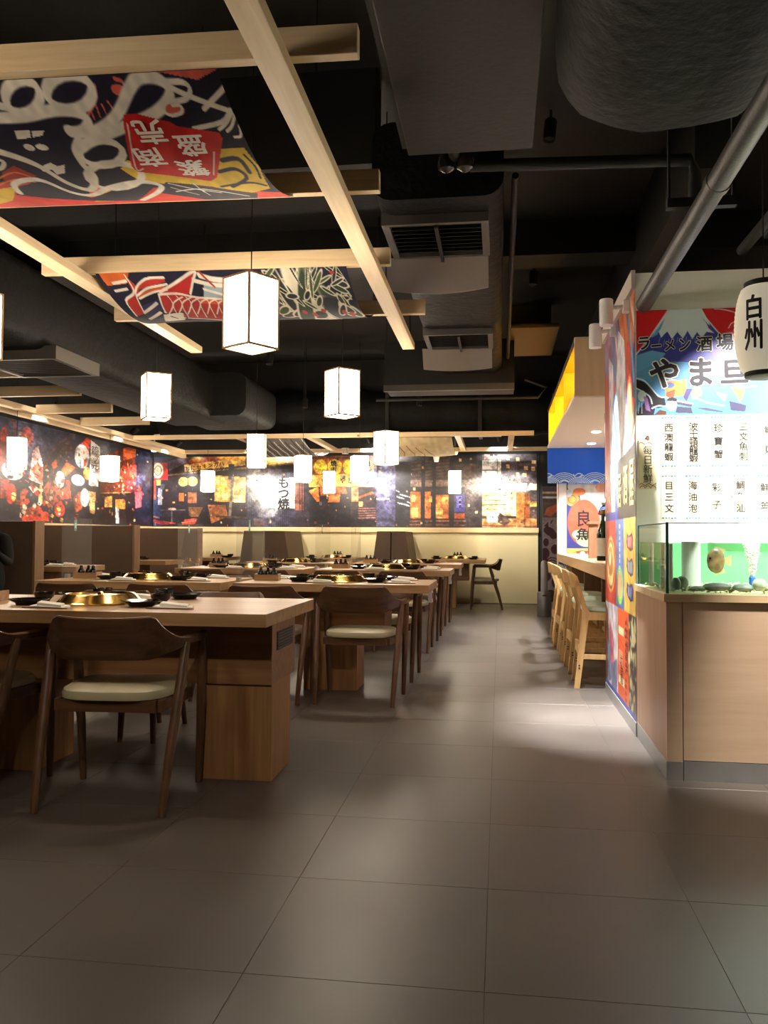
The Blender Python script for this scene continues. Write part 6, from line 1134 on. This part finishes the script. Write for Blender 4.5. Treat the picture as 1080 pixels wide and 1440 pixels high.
# ================================================================== CHAIRS
def make_chair():
    t = bpy.data.objects.new('armchair', None); COL.objects.link(t)
    half = smooth_path([(0, -.205), (.10, -.198), (.19, -.165), (.255, -.095), (.286, 0), (.295, .10), (.29, .205)], 5)
    def height(s_):   # s_ = |x| along the back: top and bottom edge
        u = min(1, max(0, (s_-.35)/.24)); k = 1-(1-u)**2.2; kb = min(1, max(0, (s_-.3)/.3)); return .775*(1-k)+.680*k, .598*(1-kb)+.646*kb, .020*(1-kb)+.044*kb
    L_ = [0]
    for a, b in zip(half[:-1], half[1:]): L_.append(L_[-1]+math.hypot(b[0]-a[0], b[1]-a[1]))
    tot = L_[-1]; 
    def ring(i, side):
        x, y = half[i]; j = min(i+1, len(half)-1); k0 = max(i-1, 0); dx, dy = half[j][0]-half[k0][0], half[j][1]-half[k0][1]; l = math.hypot(dx, dy); nx_, ny_ = -dy/l, dx/l
        s_ = L_[i]/tot; zt, zb, th = height(s_); tp = 1 if s_ < .9 else 1-(s_-.9)*4
        if s_ < .34: zt -= .006*(1-(s_/.34)**2)
        h2 = th/2*tp; lean = -.035*(1 if s_ < .4 else max(0, 1-(s_-.4)/.25)); P_ = [(x+nx_*h2, y+ny_*h2, zb+.006), (x+nx_*h2, y+ny_*h2+lean, zt-.006), (x+nx_*h2*.5, y+ny_*h2*.5+lean, zt), (x-nx_*h2*.5, y-ny_*h2*.5+lean, zt), (x-nx_*h2, y-ny_*h2+lean, zt-.006), (x-nx_*h2, y-ny_*h2, zb+.006), (x-nx_*h2*.5, y-ny_*h2*.5, zb), (x+nx_*h2*.5, y+ny_*h2*.5, zb)]
        return [(side*a, b, c) for a, b, c in P_]
    cut = next(i for i in range(len(half)) if L_[i]/tot > .56)
    MB().loft([ring(i, -1) for i in range(cut, 0, -1)]+[ring(i, 1) for i in range(0, cut+1)]).build('backrest', WALNUT, t, smooth=True)
    for s_ in (-1, 1): MB().loft([ring(i, s_) for i in range(cut, len(half))]).build('armrest', WALNUT, t, smooth=True)
    sh = []
    for z, k in ((.432, .93), (.436, .99), (.452, 1.0), (.468, .975), (.478, .9), (.482, .7), (.484, .3)):
        r_ = []
        for q_ in range(28):
            a = 2*math.pi*q_/28; ca, sa = math.cos(a), math.sin(a); e = 2/3.6; X_ = math.copysign(abs(ca)**e, ca); Y_ = math.copysign(abs(sa)**e, sa); wd = .235+.02*Y_
            r_.append((wd*X_*k, .02+.215*Y_*k, z))
        sh.append(r_)
    MB().loft(sh).build('seat_cushion', CUSH, t, smooth=True)
    b = MB(); b.box(-.20, .20, -.165, -.14, .385, .432); b.box(-.225, .225, .17, .195, .385, .432); b.hexa([(-.245, .19, .385), (-.225, -.15, .385), (-.205, -.15, .385), (-.222, .19, .385), (-.245, .19, .432), (-.225, -.15, .432), (-.205, -.15, .432), (-.222, .19, .432)]); b.hexa([(.222, .19, .385), (.205, -.15, .385), (.225, -.15, .385), (.245, .19, .385), (.222, .19, .432), (.205, -.15, .432), (.225, -.15, .432), (.245, .19, .432)]); b.build('seat_frame', WALNUT, t)
    for s_ in (-1, 1):
        MB().tube([(s_*.257, -.245, 0), (s_*.266, -.185, .22), (s_*.278, -.11, .45), (s_*.288, -.05, .655)], [.0145, .019, .0215, .018], 12).build('leg', WALNUT_Z, t, smooth=True)
        MB().tube([(s_*.264, .235, 0), (s_*.272, .225, .25), (s_*.28, .21, .45), (s_*.288, .19, .655)], [.0145, .019, .0215, .018], 12).build('leg', WALNUT_Z, t, smooth=True)
    return t
CHAIRS = [(-1.577, 3.37, 4, 'walnut armchair nearest the camera, at the near side of the first table'), (-2.31, 3.39, -4, 'walnut armchair cut by the left edge at the first table'), (-1.56, 4.50, 182, 'walnut armchair facing the camera behind the first table, right one'), (-2.25, 4.50, 177, 'walnut armchair facing the camera behind the first table, left one')]
for row, yn, yf in (('second', 5.61, 6.59), ('third', 8.20, 9.17), ('fourth', 10.25, 11.2)):
    for side, xs in (('aisle', (-.935, -1.575)), ('left', (-2.29, -2.94))):
        for k, x in enumerate(xs):
            w_ = ('right', 'left')[k]
            CHAIRS.append((x, yn+random.uniform(-.02, .02), random.uniform(-3, 3), 'walnut armchair at the near side of the %s-row %s table, %s one' % (row, side, w_)))
            CHAIRS.append((x+.02, yf+random.uniform(-.02, .02), 180+random.uniform(-3, 3), 'walnut armchair at the far side of the %s-row %s table, %s one' % (row, side, w_)))
CHAIRS += [(-.205, 13.24, 90, 'walnut armchair seen from the side at the table by the back wall')]
ch0 = make_chair()
for k, (x, y, a, lb) in enumerate(CHAIRS):
    o = ch0 if k == 0 else copy_tree(ch0); o.location = (x, y, 0); o.rotation_euler = (0, 0, R(a)); tag(o, lb, 'chair', 'walnut armchairs')

# ================================================================== BOOTHS
def booth_x(label, xr, y0, y1, ztop, front, back):
    O = (xr-.8, (y0+y1)/2, 0); t = thing('booth_bench', label, 'booth', O)
    MB(O).box(-6.14, xr-.025, y0, y1, .05, ztop).build('backrest', BOOTH, t, bevel=.012); MB(O).box(xr-.025, xr, y0-.004, y1+.004, 0, ztop+.006).build('end_panel', BOOTH_E, t, bevel=.003)
    if front: MB(O).box(-6.14, xr-.01, y0-.46, y0, .34, .46).build('seat_cushion', BOOTH, t, bevel=.02); MB(O).box(-6.14, xr-.03, y0-.42, y0, 0, .34).build('seat_base', BOOTH_E, t)
    if back: MB(O).box(-6.14, xr-.01, y1, y1+.44, .34, .46).build('seat_cushion', BOOTH, t, bevel=.02); MB(O).box(-6.14, xr-.03, y1, y1+.40, 0, .34).build('seat_base', BOOTH_E, t)
booth_x('brown booth back at the left edge, closest to the camera', -4.47, 7.6, 7.76, 1.238, True, True)
booth_x('brown booth back behind the nearer left booth table', -4.50, 9.9, 10.06, 1.232, True, True)
booth_x('brown booth back nearest the far left corner', -4.52, 12.2, 12.36, 1.225, True, False)
def booth_y(label, t0, t1, b0, b1, ztop):
    O = ((t0+t1)/2, 13.75, 0); t = thing('booth_bench', label, 'booth', O); xm = (t0+t1)/2
    for s_, (ta, ba) in ((-1, (t0, b0)), (1, (t1, b1))):
        e = .006*s_
        MB(O).hexa([(ba, 13.2, .05), (xm+e, 13.2, .05), (xm+e, 14.32, .05), (ba, 14.32, .05), (ta, 13.2, ztop), (xm+e, 13.2, ztop), (xm+e, 14.32, ztop), (ta, 14.32, ztop)]).build('backrest', BOOTH, t, bevel=.012)
        MB(O).box(*sorted((ba-.03*s_, ba+.19*s_)), 13.24, 14.32, .34, .46).build('seat_cushion', BOOTH, t, bevel=.02); MB(O).box(*sorted((ba, ba+.16*s_)), 13.26, 14.32, 0, .34).build('seat_base', BOOTH_E, t)
booth_y('brown double booth back at the back wall, nearer the aisle', -1.938, -1.487, -2.09, -1.30, 1.20)
booth_y('wide brown double booth back at the back wall, left of the middle', -4.13, -3.45, -4.28, -3.26, 1.20)

# ================================================================== BAR
O = (1.05, 8.5, 0); t = thing('bar_counter', 'long wooden bar counter behind the row of stools', 'counter', O)
MB(O).box(.745, 1.4, 6.165, 11.19, .80, .90).build('bar_top', wood('bar_wood', (186, 146, 106), (206, 168, 128), 'y', .4, grain=14), t, bevel=.003); MB(O).box(1.06, 1.09, 6.165, 11.19, 0, .80).build('front_panel', wood('bar_dark', (96, 70, 48), (116, 86, 60), 'z', .5), t)
for y in (6.8, 8.2, 9.6): MB(O).box(.80, 1.06, y, y+.04, .55, .80).build('bracket', MATS['bar_dark'], t)
o = MB((.93, 8.62, .9)).box(.885, .975, 8.6, 8.68, .9, 1.24).box(.87, .99, 8.58, 8.70, 1.24, 1.265).build('wooden_box', wood('box_light', (150, 104, 76), (170, 124, 92), 'z', .5), None, bevel=.003); o.location = (.93, 8.62, .9); tag(o, 'tall wooden box standing on the bar behind the green bottle', 'box')
def bottle(name, loc, s_, lb, m, cat='bottle', grp=None, label_m=None, sx=1):
    t = thing(name, lb, cat, loc, 0, grp)
    MB().lathe([(.046*s_, 0), (.05*s_, .004), (.05*s_, .22*s_), (.046*s_, .25*s_), (.026*s_, .31*s_), (.016*s_, .345*s_), (.015*s_, .40*s_), (.018*s_, .402*s_), (.018*s_, .415*s_)], 20).build('glass_body', m, t, smooth=True)
    MB().lathe([(.0185*s_, .395*s_), (.019*s_, .43*s_), (.001, .432*s_)], 14).build('cap', mat('bottle_cap', (180, 160, 90), .3, .6), t, smooth=True)
    if label_m: 
        b = MB(); n = 12; b.loft([[(.0508*s_*math.cos(a), .0508*s_*math.sin(a), z) for a in np.linspace(R(185), R(300), n)] for z in (.04*s_, .19*s_)], closed=False, cap=False); b.build('paper_label', label_m, t)
bottle('sake_bottle', (.905, 7.62, .90), 1.05, 'green sake bottle with a pale label on the bar', GBOT, label_m=mat('bottle_label', (226, 222, 206), .6)); bottle('sake_bottle', (.965, 7.45, .90), 1.0, 'second green sake bottle, half hidden by the poster wall', GBOT, label_m=MATS['bottle_label'])
t = thing('hanging_ornament', 'small blue, white and red ornament hanging above the sake bottle', 'ornament', (.97, 8.0, 1.30)); NVY = mat('navy_cloth', (36, 44, 96), .8)
MB().lathe([(.001, 0), (.05, .012), (.06, .05), (.04, .09), (.012, .11)], 16).build('blue_body', NVY, t, smooth=True); MB().lathe([(.001, .10), (.03, .11), (.036, .135), (.022, .16), (.001, .165)], 14).build('white_top', WHITE, t, smooth=True); MB().lathe([(.064, .02), (.066, .03), (.064, .04)], 16).build('red_band', mat('red_cloth', (170, 40, 40), .8), t); MB().tube([(0, 0, .16), (0, 0, .965)], .002, 5).build('string', RUBBER, t)
for k in range(7): bottle('shelf_bottle', (.76+.05*(k % 2), 7.5+k*.42+(.12 if k > 2 else 0), 2.3055), .78, '%s dark bottle along the yellow shelf above the bar' % ['first', 'second', 'third', 'fourth', 'fifth', 'sixth', 'seventh'][k], BOTTLE, 'bottle', 'bottles on the yellow shelf')
# stools (facing +X, origin at floor under the seat)
def make_stool():
    t = bpy.data.objects.new('bar_stool', None); COL.objects.link(t)
    for s_ in (-1, 1):
        y = s_*.19
        b = MB(); pr = [(-.20, 0), (-.16, 0), (-.088, .56), (-.105, .58), (-.175, .82), (-.205, .815), (-.138, .575)]; b.loft([[(x, y-.016, z) for x, z in pr], [(x, y+.016, z) for x, z in pr]]).build('rear_leg', BIRCH, t, bevel=.003)
        MB().hexa([(.20, y-.016, 0), (.24, y-.016, 0), (.24, y+.016, 0), (.20, y+.016, 0), (.165, y-.016, .55), (.205, y-.016, .55), (.205, y+.016, .55), (.165, y+.016, .55)]).build('front_leg', BIRCH, t, bevel=.003)
        MB().box(-.155, .20, y-.012, y+.012, .215, .25).build('side_rail', BIRCH, t, bevel=.002); MB().box(-.11, .18, y-.014, y+.014, .50, .56).build('seat_rail', BIRCH, t, bevel=.002)
        for z in (.15, .17): MB().lathe([(.006, 0), (.006, .002), (.001, .002)], 10).build('bolt', RUBBER, t).matrix_local = Matrix.Translation((-.163, y-.0165, z)) @ Matrix.Rotation(R(90), 4, 'X')
    MB().box(.195, .225, -.175, .175, .25, .285).build('foot_rail', BIRCH, t, bevel=.002); MB().box(-.175, -.15, -.175, .175, .25, .32).build('rear_rail', BIRCH, t, bevel=.002); MB().box(-.12, -.10, -.175, .175, .50, .56).build('seat_rail', BIRCH, t, bevel=.002)
    rg_ = []
    for k in range(17):
        a = k/16; y = -.235+.47*a; e = math.sqrt(max(0, 1-(2*a-1)**4)); bow = -.035*(4*a*(1-a))+.02; h_ = max(.004, .055*e); xo = -.19+bow
        rg_.append([(xo-.011, y, .785-h_), (xo+.011, y, .785-h_), (xo-.004, y, .785+h_), (xo-.026, y, .785+h_)])
    MB().loft(rg_).build('backrest', BIRCH, t, bevel=.003, smooth=True)
    sh = []
    for z, k in ((.560, .95), (.566, 1.0), (.590, 1.0), (.602, .95), (.608, .75), (.61, .3)):
        sh.append([(.03+.17*k*math.copysign(abs(math.cos(a))**.6, math.cos(a)), .205*k*math.copysign(abs(math.sin(a))**.6, math.sin(a)), z) for a in np.linspace(0, 2*math.pi, 26, False)])
    MB().loft(sh).build('seat_pad', mat('mint_vinyl', (206, 222, 196), .45), t, smooth=True); return t
st0 = make_stool()
for k in range(5):
    o = st0 if k == 0 else copy_tree(st0); o.location = (.745-.0, 6.47+k*.70, 0); o.rotation_euler = (0, 0, R((-2, 1, -1, 2, 0)[k])); tag(o, ['birch bar stool closest to the camera', 'second birch bar stool from the camera', 'third birch bar stool, middle of the row', 'fourth birch bar stool from the camera', 'birch bar stool farthest along the bar'][k], 'stool', 'birch bar stools')
# steel bin with tube
t = thing('steel_bin', 'brushed steel drum with a tall domed tube beside the back wall', 'bin', (.62, 12.0, 0))
MB().lathe([(.09, 0), (.098, .006), (.098, .33), (.09, .345), (.05, .35)], 28).build('drum', mat('dark_steel', (104, 106, 108), .35, .5), t, smooth=True); MB().lathe([(.048, .35), (.048, .735), (.042, .765), (.025, .785), (.001, .792)], 24).build('tube', STEEL, t, smooth=True); MB().box(-.03, .03, -.10, -.094, .29, .31).build('handle', DARKV, t)
# ---- small fixtures
t = thing('pendant_spotlight', 'black stem lamp with a pale cone near the far frame', 'spotlight', (-2.42, 13.0, 2.42)); MB().tube([(0, 0, .08), (0, 0, 1.33)], .012, 8).build('stem', BLACK, t); MB().lathe([(.055, 0), (.035, .05), (.03, .08), (.06, .082), (.06, .09), (.01, .095)], 18).build('head', mat('pale_shade', (206, 196, 176), .5), t, smooth=True)
t = thing('pendant_spotlight', 'small white cone lamp under the frame beside the beige cloth', 'spotlight', (-1.02, 13.55, 2.33)); MB().lathe([(.035, 0), (.06, .12), (.055, .13), (.02, .135)], 18).build('head', WHITEM, t, smooth=True); MB().tube([(0, 0, .13), (0, 0, .17)], .01, 8).build('stem', WHITEM, t)
t = thing('security_camera', 'small white camera in the far left corner under the frame', 'camera', (-5.72, 13.3, 2.50)); MB().lathe([(.001, 0), (.04, .012), (.055, .05), (.055, .07)], 18).build('dome', WHITEM, t, smooth=True); MB().lathe([(.001, -.004), (.016, .0), (.018, .01)], 12).build('lens', BOTTLE, t); MB().tube([(0, 0, .07), (0, 0, .30), (0.13, 0, .30)], .012, 8).build('arm', WHITEM, t)
# ceiling spotlight housings behind every lamp
SP_L = ['above the nearest table', 'above the second-row aisle table', 'above the second-row left table', 'above the third-row aisle table', 'above the third-row left table', 'above the fourth-row aisle table', 'above the fourth-row left table', 'above the back right table', 'above the table between the back booths', 'above the nearer left booth table', 'above the farther left booth table',
        'over the aisle beside the stools', 'over the aisle in front of the poster wall', 'over the far end of the aisle', 'aimed at the tank counter front', 'added as unseen fill for the near aisle floor', 'added behind the camera as fill for the nearest table', 'aimed at the menu strips', 'aimed at the right part of the menu wall', None, None,
        'washing the left half of the back mural', 'washing the middle of the back mural', 'washing the right end of the back mural', 'washing the corner of the back mural', 'washing the nearer part of the left mural', 'washing the middle of the left mural', 'washing the far part of the left mural']
hm = MB().lathe([(.028, 0), (.038, -.012), (.038, .11), (.03, .12), (.001, .12)], 18).mesh('housing', BLACK, smooth=True)
for (loc, tgt), lb in zip(SPOTS, SP_L):
    if not lb: continue
    t = thing('ceiling_spotlight', 'small black spotlight '+lb, 'spotlight', loc, 0, 'black ceiling spotlights'); d = (Vector(loc)-Vector(tgt)).normalized()
    o = inst('housing', hm, t); o.rotation_mode = 'QUATERNION'; o.rotation_quaternion = d.to_track_quat('Z', 'Y'); o.location = d*.022
    p = d*.13; MB().tube([p, (p.x, p.y, max(p.z+.05, ZC-loc[2]))], .008, 8).build('stem', BLACK, t)

# ================================================================== PERSON (seated at the left edge)
PX, PY = -4.79, 7.22
def make_person():
    V = {'pel': (0, .12, .58, .15, .12), 'bel': (0, .12, .78, .145, .11), 'che': (0, .10, .98, .17, .115), 'nek': (0, .08, 1.15, .06, .06), 'nk2': (0, .06, 1.22, .055, .055), 'hd1': (0, .045, 1.30, .075, .085), 'hd2': (0, .05, 1.38, .078, .09), 'hd3': (0, .06, 1.44, .045, .05),
         'shL': (.19, .10, 1.08, .065, .065), 'elL': (.265, .03, .84, .05, .05), 'wrL': (.29, -.2, .94, .03, .026), 'paL': (.285, -.25, .955, .036, .018), 'shR': (-.19, .10, 1.08, .065, .065), 'elR': (-.265, .03, .84, .05, .05), 'wrR': (-.12, -.18, .86, .03, .026), 'paR': (-.07, -.22, .86, .036, .018),
         'hiL': (.1, .06, .54, .09, .085), 'knL': (.13, -.36, .53, .065, .06), 'anL': (.13, -.38, .10, .04, .04), 'toL': (.13, -.55, .035, .04, .03), 'hiR': (-.1, .06, .54, .09, .085), 'knR': (-.13, -.36, .53, .065, .06), 'anR': (-.13, -.38, .10, .04, .04), 'toR': (-.13, -.55, .035, .04, .03)}
    E = [('pel', 'bel'), ('bel', 'che'), ('che', 'nek'), ('nek', 'nk2'), ('nk2', 'hd1'), ('hd1', 'hd2'), ('hd2', 'hd3'), ('che', 'shL'), ('shL', 'elL'), ('elL', 'wrL'), ('wrL', 'paL'), ('che', 'shR'), ('shR', 'elR'), ('elR', 'wrR'), ('wrR', 'paR'), ('pel', 'hiL'), ('hiL', 'knL'), ('knL', 'anL'), ('anL', 'toL'), ('pel', 'hiR'), ('hiR', 'knR'), ('knR', 'anR'), ('anR', 'toR')]
    for s_, pa in (('L', V['paL']), ('R', V['paR'])):
        for k in range(4):
            l_ = (.07, .08, .075, .06)[k]; off = (-.027+.018*k); n1, n2 = 'f%s%da' % (s_, k), 'f%s%db' % (s_, k)
            V[n1] = (pa[0]-.02, pa[1]-.035, pa[2]+off, .009, .009); V[n2] = (pa[0]-.02-l_*.55, pa[1]-.035-l_*.4, pa[2]+off-.005, .008, .008); E += [('pa'+s_, n1), (n1, n2)]
        V['t%s1' % s_] = (pa[0]-.012, pa[1]+.0, pa[2]+.035, .01, .01); V['t%s2' % s_] = (pa[0]-.035, pa[1]-.03, pa[2]+.055, .009, .009); E += [('pa'+s_, 't%s1' % s_), ('t%s1' % s_, 't%s2' % s_)]
    ks = list(V); me = bpy.data.meshes.new('body'); me.from_pydata([V[k][:3] for k in ks], [(ks.index(a), ks.index(b)) for a, b in E], [])
    o = bpy.data.objects.new('body', me); COL.objects.link(o); m = o.modifiers.new('skin', 'SKIN'); m.use_smooth_shade = True
    for k, v in zip(ks, me.skin_vertices[0].data): v.radius = V[k][3:]
    me.skin_vertices[0].data[0].use_root = True
    s_ = o.modifiers.new('sub', 'SUBSURF'); s_.levels = s_.render_levels = 2
    dg = bpy.context.evaluated_depsgraph_get(); dg.update(); ev = bpy.data.meshes.new_from_object(o.evaluated_get(dg)); o.modifiers.clear(); o.data = ev
    ev.materials.clear(); ev.materials.append(mat('black_clothes', (10, 9, 10), .85, bump=.2, bscale=30)); ev.materials.append(mat('skin', (206, 156, 126), .55))
    for p in ev.polygons:
        c = p.center; p.use_smooth = True
        if c.z > 1.185 or (Vector(c)-Vector(V['paL'][:3])).length < .055+(.09 if c.y < V['paL'][1]+.01 and c.x > .1 else 0) or ((Vector(c)-Vector(V['paR'][:3])).length < .12 and c.y < -.17): p.material_index = 1
    return o
bd = make_person(); t = thing('person', 'person in black clothes seated at the left edge with one hand raised', 'person', (PX, PY, 0)); bd.parent = t
MB().loft([[(.085*k*math.cos(a), .065+.098*k*math.sin(a), z) for a in np.linspace(0, 2*math.pi, 18, False)] for z, k in ((1.34, .96), (1.40, 1.06), (1.45, .95), (1.485, .6), (1.495, .15))]).build('hair', mat('hair', (18, 14, 12), .6), t, smooth=True)
for s_ in (-1, 1): MB().lathe([(.001, 0), (.009, .003), (.009, .008), (.001, .012)], 10, (s_*.03, -.04, 1.345)).build('eye', BOTTLE, t); MB().lathe([(.001, 0), (.014, .01), (.012, .045), (.001, .055)], 8, (s_*.078, .06, 1.32), .5, 1).build('ear', MATS['skin'], t, smooth=True)
MB().hexa([(-.012, -.045, 1.31), (.012, -.045, 1.31), (.008, -.03, 1.31), (-.008, -.03, 1.31), (-.005, -.038, 1.352), (.005, -.038, 1.352), (.004, -.03, 1.352), (-.004, -.03, 1.352)]).build('nose', MATS['skin'], t, bevel=.003)
MB().box(-.02, .02, -.034, -.028, 1.285, 1.292).build('mouth', mat('lips', (160, 90, 80), .5), t)
